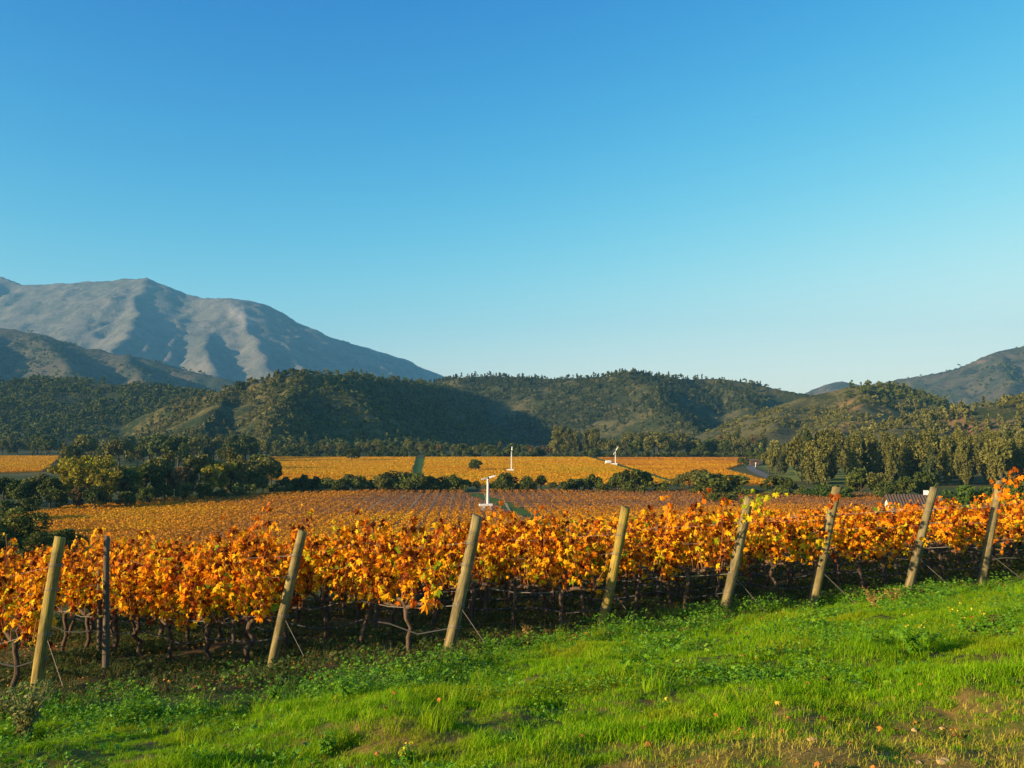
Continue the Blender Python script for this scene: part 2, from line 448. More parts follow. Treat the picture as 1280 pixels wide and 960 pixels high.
# ---- hills as ridge lines with spurs, each at its own distance and real height
class Hill:
    def __init__(s, name, ridges, slope, namp, nscale, res, label, rug=0.0, pw=1.0):
        s.name, s.slope, s.namp, s.nscale, s.res, s.label, s.rug, s.pw = name, slope, namp, nscale, res, label, rug, pw
        s.ridges = [(np.array([at(*p) for p in r[0]]), r[1]) for r in ridges]
        allp = np.concatenate([r for r, _ in s.ridges])
        reach = allp[:, 2].max() / slope * 1.15 + 60
        s.lo = allp.min(0)[:2] - reach; s.hi = allp.max(0)[:2] + reach
    def h(s, x, y):
        x = np.asarray(x, float); y = np.asarray(y, float)
        wx = x + s.nscale * 0.13 * fbm(x / s.nscale + 5, y / s.nscale, 3)
        wy = y + s.nscale * 0.13 * fbm(x / s.nscale, y / s.nscale + 9, 3)
        best = np.full(x.shape, -1e6)
        T = s.namp * 0.6 + 1.0
        acc = np.zeros(x.shape)
        segs = []
        drop = np.full(x.shape, 1e6)
        for pts, k in s.ridges:
            rb = np.full(x.shape, -1e6)
            for a, b in zip(pts[:-1], pts[1:]):
                d = b[:2] - a[:2]; L2 = d @ d
                t = np.clip(((wx - a[0]) * d[0] + (wy - a[1]) * d[1]) / L2, 0, 1)
                dist = np.hypot(wx - a[0] - t * d[0], wy - a[1] - t * d[1])
                z = a[2] + t * (b[2] - a[2])
                rb = np.maximum(rb, z - s.slope * k * dist); drop = np.minimum(drop, dist)
            segs.append(rb)
        best = segs[0]
        for rb in segs[1:]:
            h_ = np.clip(0.5 + 0.5 * (rb - best) / T, 0, 1)
            best = best * (1 - h_) + rb * h_ + T * h_ * (1 - h_) * 0.5
        f = fbm(x / s.nscale, y / s.nscale, 6, 0.52)
        rf = 1 - np.abs(fbm(x / (s.nscale * 0.9) + 3, y / (s.nscale * 0.9) - 7, 5, 0.5)) * 2
        rel = np.clip(best / 60.0, 0.0, 1.0) * np.clip(drop / (3.0 * (s.namp + s.rug) + 1), 0.12, 1)
        best = best + (s.namp * f * 0.7 + s.rug * (rf - 0.6)) * rel
        best = best + 0.6 * s.rug * (0.5 - np.abs(fbm(x / (s.nscale * 0.28) + 11, y / (s.nscale * 0.28) + 2, 4, 0.55)) * 2) * rel
        # soften foot
        foot = 10.0 * s.slope / 0.3
        return np.where(best < foot, foot * np.exp(np.clip(best / foot - 1, -6, 0)) - foot * 0.12, best - foot * 0.12)
    def mesh(s):
        xs = np.arange(s.lo[0], s.hi[0], s.res); ys = np.arange(max(s.lo[1], 250), s.hi[1], s.res)
        X, Y = np.meshgrid(xs, ys, indexing='ij'); Z = s.h(X, Y)
        V = np.stack([X, Y, Z], -1).reshape(-1, 3)
        n = len(ys); i, j = np.meshgrid(np.arange(len(xs) - 1), np.arange(n - 1), indexing='ij')
        q = np.stack([i * n + j, (i + 1) * n + j, (i + 1) * n + j + 1, i * n + j + 1], -1).reshape(-1, 4)
        q = q[(Z.ravel()[q] > 0.0).any(1)]
        used = np.unique(q); mp = np.full(len(V), -1); mp[used] = np.arange(len(used))
        return make_mesh(s.name, V[used], [mp[q]], None, True)

def hill_material(name, scrub, grass_c, soil, scale, cover=0.5, soilamt=0.72, bump=2.0, fine=None):
    m, nt, out = new_mat(name)
    P = wpos(nt)
    a = noise_node(nt, scale, 8, 0.68, P, 0.4); b = noise_node(nt, scale * 0.23, 5, 0.55, P); c_ = noise_node(nt, (fine or scale * 9), 4, 0.7, P)
    f = math_node(nt, 'ADD', math_node(nt, 'MULTIPLY', a.outputs[0], 0.65), math_node(nt, 'MULTIPLY', c_.outputs[0], 0.35))
    base = mixc(nt, ramp(nt, [(cover - 0.05, (0, 0, 0)), (cover + 0.05, (1, 1, 1))], f).outputs[0], scrub, grass_c)
    k = ramp(nt, [(soilamt - 0.04, (0, 0, 0)), (soilamt + 0.04, (1, 1, 1))], math_node(nt, 'ADD', math_node(nt, 'MULTIPLY', b.outputs[0], 0.75), math_node(nt, 'MULTIPLY', a.outputs[0], 0.35))).outputs[0]
    col = mixc(nt, k, base, soil)
    principled(nt, out, col, 0.95, f, 0.8, bump, 0.05)
    return m

HILLS = {}
def add_hill(key, name, ridges, slope, namp, nscale, res, label, mat, rug=0.0):
    h = Hill(name, ridges, slope, namp, nscale, res, label, rug)
    HILLS[key] = h
    o = obj(name, h.mesh(), mat)
    tag(o, label, 'mountain' if 'mountain' in name else 'hill', kind='structure')
    return h

mt = hill_material('rocky_mountain', (0.095, 0.10, 0.08), (0.165, 0.15, 0.12), (0.30, 0.265, 0.22), 0.0045, 0.50, 0.70, 24, 0.03)
add_hill('M1', 'mountain', [
    ([(-300, 330, 6400), (-60, 338, 6200), (0, 345, 6100), (30, 356, 6000), (80, 353, 6000), (130, 350, 6000), (180, 346, 5900), (205, 355, 5900), (230, 366, 5900), (260, 372, 5800), (300, 373, 5700),
      (335, 381, 5850), (370, 400, 6050), (410, 420, 6300), (450, 431, 6700), (500, 447, 7200), (555, 470, 7800), (620, 510, 8400)], 1.0),
    ([(180, 346, 5900), (172, 385, 5300), (140, 440, 4500)], 1.15), ([(95, 352, 6000), (50, 405, 5200), (20, 440, 4600)], 1.1), ([(300, 373, 5700), (312, 415, 5150), (350, 472, 4300)], 1.2),
    ([(243, 370, 5850), (222, 410, 5200), (200, 462, 4500)], 1.15), ([(375, 402, 6050), (405, 440, 5500), (440, 478, 4900)], 1.1), ([(455, 433, 6700), (492, 470, 5900)], 1.1),
    ([(140, 349, 6000), (95, 400, 5300), (80, 440, 4700)], 1.15), ([(212, 358, 5900), (195, 392, 5400), (168, 450, 4500)], 1.2),
    ([(272, 373, 5780), (262, 405, 5300), (262, 460, 4400)], 1.2), ([(335, 381, 5850), (352, 425, 5250), (385, 474, 4500)], 1.15), ([(60, 354, 6000), (10, 405, 5300)], 1.15), ([(412, 421, 6300), (440, 455, 5600)], 1.1)],
    0.54, 34, 330, 22, 'hazy blue-grey rocky mountain rising at the left', mt, rug=36)
m2 = hill_material('dry_ridge', (0.042, 0.052, 0.030), (0.105, 0.09, 0.055), (0.26, 0.17, 0.12), 0.008, 0.50, 0.66, 12, 0.06)
add_hill('M2', 'mountain', [
    ([(-320, 380, 3200), (-120, 396, 3100), (0, 409, 3000), (50, 416, 3000), (100, 430, 2950), (150, 443, 2900), (220, 458, 2900), (290, 473, 2850), (340, 500, 2800)], 1.0),
    ([(50, 416, 3000), (75, 440, 2700), (105, 475, 2300)], 1.2), ([(150, 443, 2900), (185, 470, 2550)], 1.2), ([(-20, 408, 3000), (-40, 450, 2500)], 1.1)],
    0.44, 12, 200, 14, 'darker scrubby ridge in front of the big left mountain', m2, rug=16)
add_hill('M3', 'mountain', [
    ([(1075, 490, 3500), (1110, 476, 3400), (1180, 463, 3300), (1240, 441, 3200), (1280, 432, 3200), (1420, 395, 3200), (1600, 370, 3300)], 1.0),
    ([(1180, 463, 3300), (1215, 500, 2700)], 1.25), ([(1245, 440, 3200), (1268, 495, 2500)], 1.2), ([(1310, 425, 3200), (1330, 490, 2500)], 1.2)],
    0.46, 12, 200, 14, 'bare brownish mountain slope rising at the right edge', m2, rug=16)
add_hill('M4', 'mountain', [([(985, 500, 4300), (1020, 486, 4200), (1050, 475, 4200), (1085, 484, 4200), (1110, 500, 4200)], 1.0)], 0.45, 10, 200, 20, 'small distant grey peak in the gap of the right skyline', m2)
hl = hill_material('scrub_hill', (0.028, 0.040, 0.014), (0.125, 0.105, 0.036), (0.30, 0.17, 0.075), 0.022, 0.50, 0.70, 3, 0.25)
hw = hill_material('wooded_hill', (0.035, 0.045, 0.018), (0.115, 0.10, 0.042), (0.16, 0.11, 0.045), 0.022, 0.53, 0.72, 3, 0.25)
hc = hill_material('grassy_hill', (0.035, 0.045, 0.016), (0.12, 0.105, 0.042), (0.34, 0.165, 0.07), 0.02, 0.49, 0.69, 3, 0.25)
add_hill('L1', 'hill', [([(-320, 482, 1400), (0, 478, 1300), (60, 475, 1300), (130, 478, 1300), (200, 485, 1250), (260, 493, 1200), (330, 515, 1150)], 1.0)],
    0.22, 8, 120, 9, 'low dark wooded rise under the left mountain', hw)
add_hill('A', 'hill', [
    ([(170, 520, 980), (230, 498, 980), (290, 482, 960), (345, 467, 950), (385, 463, 950), (430, 465, 1060), (480, 470, 1180), (530, 477, 1340), (575, 484, 1540)], 1.0),
    ([(378, 463, 950), (352, 500, 860), (340, 535, 790), (335, 552, 750)], 1.0),
    ([(290, 482, 960), (255, 515, 860), (235, 545, 760)], 0.8)],
    0.66, 5, 110, 6, 'rounded wooded hill with a wide dark shaded flank', hl)
add_hill('B', 'hill', [
    ([(480, 495, 1750), (540, 480, 1700), (580, 470, 1600), (620, 468, 1600), (700, 471, 1550), (750, 469, 1500), (790, 465, 1450), (830, 468, 1500), (870, 472, 1520), (900, 471, 1550), (950, 479, 1550), (1000, 489, 1500), (1080, 500, 1500)], 0.85),
    ([(790, 465, 1450), (815, 490, 1290), (850, 525, 1100), (870, 548, 980)], 1.15), ([(690, 471, 1550), (722, 498, 1450), (765, 530, 1340)], 1.0),
    ([(905, 471, 1550), (930, 500, 1330), (940, 525, 1200)], 1.1)],
    0.50, 8, 130, 8, 'long wooded ridge with conifers along the middle skyline', hw)
add_hill('C', 'hill', [
    ([(900, 545, 900), (940, 518, 930), (975, 502, 950), (1020, 490, 950), (1060, 482, 950), (1098, 478, 950), (1130, 487, 1050), (1172, 513, 1180), (1200, 535, 1250)], 1.0),
    ([(1000, 494, 950), (955, 535, 820), (930, 556, 740)], 0.8), ([(1090, 478, 950), (1075, 510, 830), (1050, 545, 720)], 0.9)],
    0.45, 5, 110, 6, 'dry grassy hill with a tree-capped knoll right of centre', hc)
add_hill('D', 'hill', [
    ([(1000, 566, 560), (1080, 543, 620), (1160, 524, 680), (1220, 509, 700), (1280, 495, 700), (1400, 470, 730), (1600, 450, 760)], 1.0)],
    0.32, 5, 90, 5, 'nearer wooded slope climbing out of the picture at the right', hc)

def terrain(x, y):
    z = ground(x, y)
    for h in HILLS.values():
        inside = (x > h.lo[0]) & (x < h.hi[0]) & (y > max(h.lo[1], 250)) & (y < h.hi[1])
        if np.any(inside): z = np.maximum(z, np.where(inside, h.h(x, y), -99))
    return z
def tz(x, y):
    return float(terrain(np.array([x], float), np.array([y], float))[0])

# ---- far haze
def haze():
    mb = MB()
    z0, z1 = -60.0, 1330.0
    mb.box((0, 4700, (z0 + z1) / 2), (18000, 11400, z1 - z0))
    m, nt, out = new_mat('haze_air')
    v = N(nt, 'ShaderNodeVolumePrincipled')
    v.inputs['Color'].default_value = (0.20, 0.60, 1.0, 1)
    v.inputs['Density'].default_value = 7.0e-5
    v.inputs['Anisotropy'].default_value = 0.0
    nt.links.new(v.outputs[0], out.inputs['Volume'])
    o = obj('haze', mb.mesh('haze'), m)
    tag(o, 'thin blue haze between the vineyard and the mountains', 'haze', kind='stuff')
haze()

# ------------------------------------------------------------------ ground sheets: fields, tracks, road
def sheet(name, outline, mat, label, cat, lift=0.05, res=6.0, kind='structure'):
    """terrain-following patch inside a polygon of (x,y)"""
    P = np.array(outline, float)
    xs = np.arange(P[:, 0].min(), P[:, 0].max() + res, res); ys = np.arange(P[:, 1].min(), P[:, 1].max() + res, res)
    X, Y = np.meshgrid(xs, ys, indexing='ij')
    V = np.stack([X, Y, ground(X, Y) + lift], -1).reshape(-1, 3)
    n = len(ys); i, j = np.meshgrid(np.arange(len(xs) - 1), np.arange(n - 1), indexing='ij')
    q = np.stack([i * n + j, (i + 1) * n + j, (i + 1) * n + j + 1, i * n + j + 1], -1).reshape(-1, 4)
    c = V[q].mean(1)
    q = q[inpoly(c[:, 0], c[:, 1], P)]
    return tag(obj(name, make_mesh(name, V, [q], None, True), mat), label, cat, kind=kind)

def inpoly(x, y, P):
    r = np.zeros(np.shape(x), bool); j = len(P) - 1
    for i in range(len(P)):
        xi, yi = P[i]; xj, yj = P[j]
        r ^= ((yi > y) != (yj > y)) & (x < (xj - xi) * (y - yi) / (yj - yi + 1e-12) + xi)
        j = i
    return r

def strip(name, pts, width, mat, label, cat, lift=0.12):
    p = np.array(pts, float)
    # resample
    seg = np.hypot(*(p[1:] - p[:-1]).T); s = np.concatenate([[0], np.cumsum(seg)])
    t = np.arange(0, s[-1], 4.0)
    px = np.interp(t, s, p[:, 0]); py = np.interp(t, s, p[:, 1])
    dx = np.gradient(px); dy = np.gradient(py); L = np.hypot(dx, dy)
    nx, ny = -dy / L, dx / L
    w = np.interp(t, s, np.full(len(p), width) if np.isscalar(width) else np.array(width)) / 2
    rows = []
    for k in (-1, -0.33, 0.33, 1):
        xx = px + nx * w * k; yy = py + ny * w * k
        rows.append(np.stack([xx, yy, ground(xx, yy) + lift], -1))
    V = np.concatenate(rows); n = len(t)
    q = np.array([(a * n + i, a * n + i + 1, (a + 1) * n + i + 1, (a + 1) * n + i) for a in range(3) for i in range(n - 1)])
    return tag(obj(name, make_mesh(name, V, [q], None, True), mat), label, cat, kind='structure')

def soil_mat(name, c1, c2, scale):
    m, nt, out = new_mat(name)
    n = noise_node(nt, scale, 6, 0.65, wpos(nt))
    principled(nt, out, ramp(nt, [(0.3, c1), (0.7, c2)], n.outputs[0]).outputs[0], 0.95, n.outputs[0], 0.5, 0.05, 0.1)
    return m
S_soil = soil_mat('vineyard_soil', (0.17, 0.085, 0.045), (0.28, 0.155, 0.085), 0.4)
S_gold = soil_mat('leaf_littered_soil', (0.24, 0.12, 0.006), (0.42, 0.23, 0.006), 0.3)
S_green = soil_mat('track_grass', (0.035, 0.075, 0.012), (0.07, 0.13, 0.02), 0.5)
S_road = soil_mat('asphalt', (0.10, 0.10, 0.10), (0.15, 0.148, 0.14), 2.0)
S_meadow = soil_mat('meadow_grass', (0.10, 0.14, 0.02), (0.22, 0.22, 0.04), 0.1)
S_gravel = soil_mat('pale_track', (0.30, 0.22, 0.12), (0.42, 0.32, 0.18), 1.0)

def gxy(px, py):
    d = ray(px, py); t = -CAM_Z / d[2]
    return (d[0] * t, d[1] * t)

mid_poly = [(-62, 96), (-90, 140), (-112, 196), (-112, 224), (-92, 262), (-40, 284), (60, 284), (112, 262), (112, 150), (70, 105)]
far_poly_a = [gxy(336, 572.5), gxy(519, 572.5), gxy(511, 603), gxy(402, 606), gxy(336, 600)]
far_poly_b = [gxy(532, 572.5), gxy(735, 572.5), gxy(845, 607), gxy(526, 607)]
far_poly_c = [gxy(747, 573), gxy(950, 573), gxy(905, 588), gxy(975, 607), gxy(858, 607)]
far_poly_d = [gxy(-60, 571), gxy(76, 571), gxy(52, 590), gxy(-60, 594)]
sheet('field_soil', mid_poly, S_soil, 'brown soil of the near valley vineyard', 'field', 0.06)
sheet('field_soil', far_poly_a, S_gold, 'golden vineyard floor left of the green track', 'field', 0.06)
sheet('field_soil', far_poly_b, S_gold, 'golden vineyard floor with the lone round tree', 'field', 0.06)
sheet('field_soil', far_poly_c, S_gold, 'golden vineyard floor beside the grey road', 'field', 0.06)
sheet('field_soil', far_poly_d, S_gold, 'golden vineyard floor at the far left edge', 'field', 0.06)
strip('path', [gxy(526, 572.5), gxy(518, 606)], [8.5, 5], S_green, 'straight green grass track between the two far vineyards', 'path', 0.1)
strip('path', [gxy(741, 573), gxy(800, 589), gxy(832, 600), gxy(845, 607)], [5, 6, 8, 8], S_green, 'dark green grass track curving through the far vineyard', 'path', 0.1)
strip('path', [gxy(590, 617), gxy(628, 630), gxy(668, 648), gxy(740, 690)], [5, 5, 5, 5], S_green, 'green grass track slanting across the brown vineyard', 'path', 0.1)
strip('road', [gxy(952, 579), gxy(938, 582), gxy(940, 587), gxy(955, 594), gxy(978, 604), gxy(1020, 614)], [4, 4.5, 5, 5, 5, 5], S_road, 'narrow grey road bending in beside the far vineyard', 'road', 0.14)
sheet('meadow', [gxy(950, 583), gxy(1010, 577), gxy(1080, 590), gxy(1100, 607), gxy(990, 601)], S_meadow, 'sunlit green meadow between the road and the tall trees', 'meadow', 0.08)

# ------------------------------------------------------------------ vineyard masses on the valley floor (uncountable)
def quad_cloud(C, size, rng, up=0.5, asp=1.0, lift=0.0):
    """one randomly turned quad per centre; returns V (4n,3), F (n,4)"""
    n = len(C)
    nrm = rng.normal(size=(n, 3)); nrm[:, 2] = nrm[:, 2] * (1 - up) + lift; nrm /= np.linalg.norm(nrm, axis=1)[:, None] + 1e-9
    a = np.cross(nrm, rng.normal(size=(n, 3))); a /= np.linalg.norm(a, axis=1)[:, None] + 1e-9
    b = np.cross(nrm, a)
    s = (np.full(n, size) if np.isscalar(size) else size)[:, None] * 0.5
    jit = lambda: s * rng.uniform(0.7, 1.25, (n, 1))
    V = np.stack([C - a * jit() - b * jit() * asp, C + a * jit() - b * jit() * asp, C + a * jit() + b * jit() * asp, C - a * jit() + b * jit() * asp], 1)
    return V.reshape(-1, 3), np.arange(4 * n).reshape(-1, 4)

def field_rows(name, poly, direction, spacing, step, size, hgt, per, label, tone, scat=0.3, skip=None):
    P = np.array(poly, float); d = np.array(direction, float); d /= np.linalg.norm(d); nn = np.array([-d[1], d[0]])
    U = P @ d; W = P @ nn
    w = np.arange(W.min(), W.max(), spacing)
    pts = []
    for wi in w:
        u = np.arange(U.min(), U.max(), step); u = u + rng.uniform(-0.3, 0.3, len(u)) * step
        q = u[:, None] * d + (wi + rng.normal(0, 0.12, len(u)))[:, None] * nn
        pts.append(q)
    q = np.concatenate(pts)
    q = q[inpoly(q[:, 0], q[:, 1], P)]
    if skip is not None: q = q[~skip(q[:, 0], q[:, 1])]
    q = np.repeat(q, per, 0) + rng.normal(0, 1, (len(q) * per, 2)) * scat
    tone_v, keep = tone(q[:, 0], q[:, 1])
    m = rng.uniform(size=len(q)) < keep
    q = q[m]; tone_v = tone_v[m]
    z = ground(q[:, 0], q[:, 1]) + rng.uniform(0.5, hgt, len(q))
    C = np.column_stack([q, z])
    V, F = quad_cloud(C, size * rng.uniform(0.6, 1.4, len(C)), rng, 0.3, 1.0, 1.6)
    a = np.repeat(np.clip(tone_v + rng.normal(0, 0.08, len(C)), 0, 1), 4)
    o = obj(name, make_mesh(name, V, [F], {'rnd': a}), M['vine_field'])
    return tag(o, label, 'vineyard', kind='stuff')

def tone_mid(x, y):
    f = fbm(x * 0.03, y * 0.03, 3); br = np.clip((y - 190) / 35, 0, 1) * np.clip((x + 80) / 40, 0, 1)
    t = 0.60 - 0.50 * br + 0.28 * f
    return t, np.clip(1.0 - 0.55 * br + 0.2 * f, 0.25, 1)
def on_mid_track(x, y):
    a = np.array(gxy(590, 617)); b = np.array(gxy(740, 690)); d = b - a; L = np.hypot(*d)
    t = ((x - a[0]) * d[0] + (y - a[1]) * d[1]) / L ** 2
    return (np.hypot(x - a[0] - t * d[0], y - a[1] - t * d[1]) < 2.6)
def tone_far(x, y):
    f = fbm(x * 0.015, y * 0.04, 3)
    return 0.76 + 0.16 * f, np.full(x.shape, 1.0)
def tone_far_c(x, y):
    f = fbm(x * 0.015, y * 0.04, 3)
    return 0.66 - 0.25 * np.clip((y - 470) / 100, 0, 1) + 0.25 * f, np.full(x.shape, 1.0)
field_rows('vine_rows', mid_poly, (-0.046, 1), 2.5, 0.36, 0.22, 1.2, 11, 'orange and brown vine rows covering the near valley field', tone_mid, scat=0.5, skip=on_mid_track)
field_rows('vine_rows', far_poly_a, (1, 0.08), 1.8, 0.50, 0.34, 1.0, 6, 'golden vine rows of the field left of the green track', tone_far)
field_rows('vine_rows', far_poly_b, (1, 0.08), 1.8, 0.50, 0.34, 1.0, 6, 'golden vine rows of the field with the lone tree', tone_far)
field_rows('vine_rows', far_poly_c, (1, 0.08), 1.8, 0.50, 0.34, 1.0, 6, 'golden and tan vine rows beside the grey road', tone_far_c)
field_rows('vine_rows', far_poly_d, (1, 0.08), 1.8, 0.50, 0.34, 1.0, 6, 'golden vine rows glimpsed at the far left', tone_far)
# pale bare strips between blocks of rows
def field_lines():
    mb = MB()
    for k in range(-9, 22):
        x0 = k * 5.0
        pts = []
        for y in np.arange(196, 282, 6.0):
            x = x0 - 0.046 * (y - 200)
            if inpoly(np.array([x]), np.array([y]), np.array(mid_poly))[0] and not on_mid_track(np.array([x]), np.array([y]))[0]: pts.append((x, y))
        if len(pts) < 2: continue
        p = np.array(pts); z = ground(p[:, 0], p[:, 1]) + 0.1
        V = np.concatenate([np.column_stack([p[:, 0] - 0.35, p[:, 1], z]), np.column_stack([p[:, 0] + 0.35, p[:, 1], z])]); n = len(p)
        mb.add(V, [np.array([(i, n + i, n + i + 1, i + 1) for i in range(n - 1)])])
    tag(obj('wheel_tracks', mb.mesh('wheel_tracks'), S_gravel), 'pale bare strips running between the brown vine rows', 'wheel tracks', kind='structure')
field_lines()

# ------------------------------------------------------------------ trees
def leaf_cloud(rng, centers, radii, n_per, leaf, squash=0.8):
    Cs = []; A = []
    for c, r in zip(centers, radii):
        n = max(6, int(n_per * rng.uniform(0.8, 1.2)))
        d = rng.normal(size=(n, 3)); d /= np.linalg.norm(d, axis=1)[:, None]
        rr = r * rng.uniform(0.35, 1.0, n) ** 0.5
        p = c + d * rr[:, None] * np.array([1, 1, squash])
        Cs.append(p); A.append(np.clip(rng.uniform(0.2, 0.8) + rng.normal(0, 0.16, n), 0, 1))
    C = np.concatenate(Cs); A = np.concatenate(A)
    V, F = quad_cloud(C, leaf * rng.uniform(0.6, 1.4, len(C)), rng, 0.0)
    return V, F, np.repeat(A, 4)

def tree_shape(kind, H, rng):
    """clump centres, radii, squash, trunk top, trunk radius"""
    cs = []; rs = []
    if kind == 'round':
        n = 20
        W = H * rng.uniform(0.40, 0.52)
        for i in range(n):
            d = rng.normal(size=3); d /= np.linalg.norm(d); d[2] = d[2] if d[2] > -0.35 else abs(d[2])
            cs.append(np.array([d[0] * W * 0.72, d[1] * W * 0.72, H * 0.50 + d[2] * H * 0.40])); rs.append(H * rng.uniform(0.11, 0.19))
        return cs, rs, 0.8, H * 0.55, H * 0.028
    if kind == 'bush':
        for i in range(15):
            a = rng.uniform(0, 6.28); r = H * 0.62 * math.sqrt(rng.uniform())
            cs.append(np.array([r * math.cos(a), r * math.sin(a), H * rng.uniform(0.18, 0.85) * (1 - 0.45 * (r / (H * 0.62)) ** 2)])); rs.append(H * rng.uniform(0.17, 0.27))
        return cs, rs, 0.85, H * 0.45, H * 0.03
    if kind == 'tall':
        n = 44
        for i in range(n):
            t = i / (n - 1); prof = math.sin(math.pi * (0.12 + 0.80 * t)) ** 0.7
            a = rng.uniform(0, 6.28); r = H * 0.17 * prof * math.sqrt(rng.uniform(0.1, 1))
            cs.append(np.array([r * math.cos(a), r * math.sin(a), H * (0.10 + 0.84 * t)])); rs.append(H * rng.uniform(0.04, 0.085) * (0.55 + 0.6 * prof))
        return cs, rs, 1.5, H * 0.85, H * 0.016
    if kind == 'pine':
        n = 26
        for i in range(n):
            t = i / (n - 1); a = rng.uniform(0, 6.28); w = H * 0.20 * (1 - t) ** 0.8 + H * 0.015
            r = w * math.sqrt(rng.uniform(0.15, 1))
            cs.append(np.array([r * math.cos(a), r * math.sin(a), H * (0.12 + 0.83 * t)])); rs.append(H * (0.085 * (1 - t) + 0.03) * rng.uniform(0.8, 1.2))
        return cs, rs, 0.8, H * 0.95, H * 0.016
    if kind == 'spread':       # open vase-shaped autumn tree
        for i in range(30):
            a = rng.uniform(0, 6.28); t = rng.uniform(0.2, 1); r = H * 0.36 * t ** 0.6 * rng.uniform(0.3, 1)
            cs.append(np.array([r * math.cos(a), r * math.sin(a), H * (0.15 + 0.78 * t) - 0.10 * r])); rs.append(H * rng.uniform(0.07, 0.12))
        return cs, rs, 0.9, H * 0.6, H * 0.02

def tree_meshes(kind, mat, H, rng, n_per, leaf, name):
    cs, rs, sq, th, tr = tree_shape(kind, H, rng)
    V, F, A = leaf_cloud(rng, cs, rs, n_per, leaf, sq)
    crown = make_mesh(name + '_crown', V, [F], {'rnd': A})
    crown.materials.append(mat)
    mb = MB()
    mb.tube([(0, 0, -0.5), (rng.normal(0, .01) * H, rng.normal(0, .01) * H, th * 0.35), (rng.normal(0, .015) * H, rng.normal(0, .015) * H, th * 0.7), (rng.normal(0, .02) * H, 0, th)],
            [tr * 1.5, tr, tr * 0.7, tr * 0.25], 7)
    for i in rng.choice(len(cs), min(7, len(cs)), False):
        c = cs[i]; z0 = min(th * 0.9, max(H * 0.08, c[2] * rng.uniform(0.35, 0.7)))
        mb.tube([(0, 0, z0), (c[0] * 0.5, c[1] * 0.5, z0 + (c[2] - z0) * 0.6), tuple(c)], [tr * 0.5, tr * 0.35, tr * 0.12], 5)
    trunk = mb.mesh(name + '_trunk', True); trunk.materials.append(M['trunk'])
    return crown, trunk

PROTO = {}
def proto(key, kind, mat, H, n_per, leaf, count=4):
    PROTO[key] = (H, [tree_meshes(kind, M[mat], H, np.random.default_rng(hash_key(key) + i), n_per, leaf, key) for i in range(count)])
def hash_key(s): return sum((i + 1) * ord(c) for i, c in enumerate(s))
proto('oak_tree', 'round', 'oak', 8, 120, 0.42, 5)
proto('hedge_bush', 'bush', 'oak', 5, 130, 0.32, 5)
proto('tall_tree', 'tall', 'olive', 16, 60, 0.42, 6)
proto('pine_tree', 'pine', 'pine', 15, 70, 0.55, 4)
proto('autumn_tree', 'spread', 'autumn', 14, 90, 0.42, 4)
proto('russet_tree', 'spread', 'russet', 9, 80, 0.40, 3)
proto('olive_tree', 'round', 'olive', 10, 120, 0.45, 4)
proto('fresh_bush', 'bush', 'fresh', 5, 130, 0.32, 3)
proto('near_bush', 'bush', 'oak', 5, 420, 0.17, 4)
proto('near_olive_bush', 'bush', 'olive', 5, 420, 0.17, 2)

TREES = []
def tree(key, px, Y, h, base_y=None, where=None, group=None, look=None, cat='tree', wide=1.0, x=None):
    X = x if x is not None else (px - 640) / F_PX * Y
    H, protos = PROTO[key]
    c, t = protos[int(rng.integers(len(protos)))]
    r = empty(key, (X, Y, tz(X, Y) - 0.15), rng.uniform(0, 6.28), 1.0)
    s = h / H
    r.scale = (s * wide, s * wide, s)
    obj('crown', c, None, r); obj('trunk', t, None, r)
    r['category'] = cat
    if group: r['group'] = group
    TREES.append((group, X / Y, r, look, where))
    return r

# hedge of trees between the near valley field and the far fields
hedge = [(345, 284, 4.5), (362, 280, 5.5), (378, 282, 6.0), (392, 286, 4.5), (424, 282, 5.0), (437, 290, 4.2), (452, 284, 5.6), (466, 288, 4.5), (480, 282, 4.8), (494, 285, 5.4), (507, 290, 4.6), (519, 283, 5.8), (531, 287, 4.6),
         (545, 283, 4.4), (557, 286, 4.8), (569, 283, 5.6), (582, 286, 4.8), (596, 284, 4.6), (620, 287, 4.6), (634, 283, 5.8), (648, 286, 5.2), (662, 284, 4.4), (676, 288, 4.6), (690, 285, 4.2),
         (710, 281, 5.8), (724, 284, 5.0), (738, 283, 4.8), (757, 280, 5.6), (772, 278, 6.2), (788, 276, 6.2), (803, 280, 5.0), (822, 276, 5.2), (846, 274, 5.8), (860, 280, 6.0), (874, 276, 6.4), (888, 273, 6.2), (902, 268, 6.4), (916, 264, 5.6), (893, 240, 3.8), (905, 236, 3.8), (966, 268, 5.2), (945, 266, 3.0)]
for px, Y, h in hedge:
    tree(('hedge_bush', 'oak_tree', 'olive_tree')[int(rng.choice(3, p=(0.6, 0.2, 0.2)))], px, Y, h * rng.uniform(0.8, 1.4), where='in the dark hedge line between the vineyards', group='trees of the dark hedge line', look='dark green rounded tree', wide=rng.uniform(0.8, 1.5))
# lone trees
t = tree('oak_tree', 595, 426, 6.2, wide=1.35); tag(t, 'lone dark round tree standing in the middle of the golden vineyard', 'tree'); TREES.pop()
t = tree('oak_tree', 440, 560, 9.0, wide=1.45); tag(t, 'broad dark tree on a short trunk at the back of the golden vineyard', 'tree'); TREES.pop()
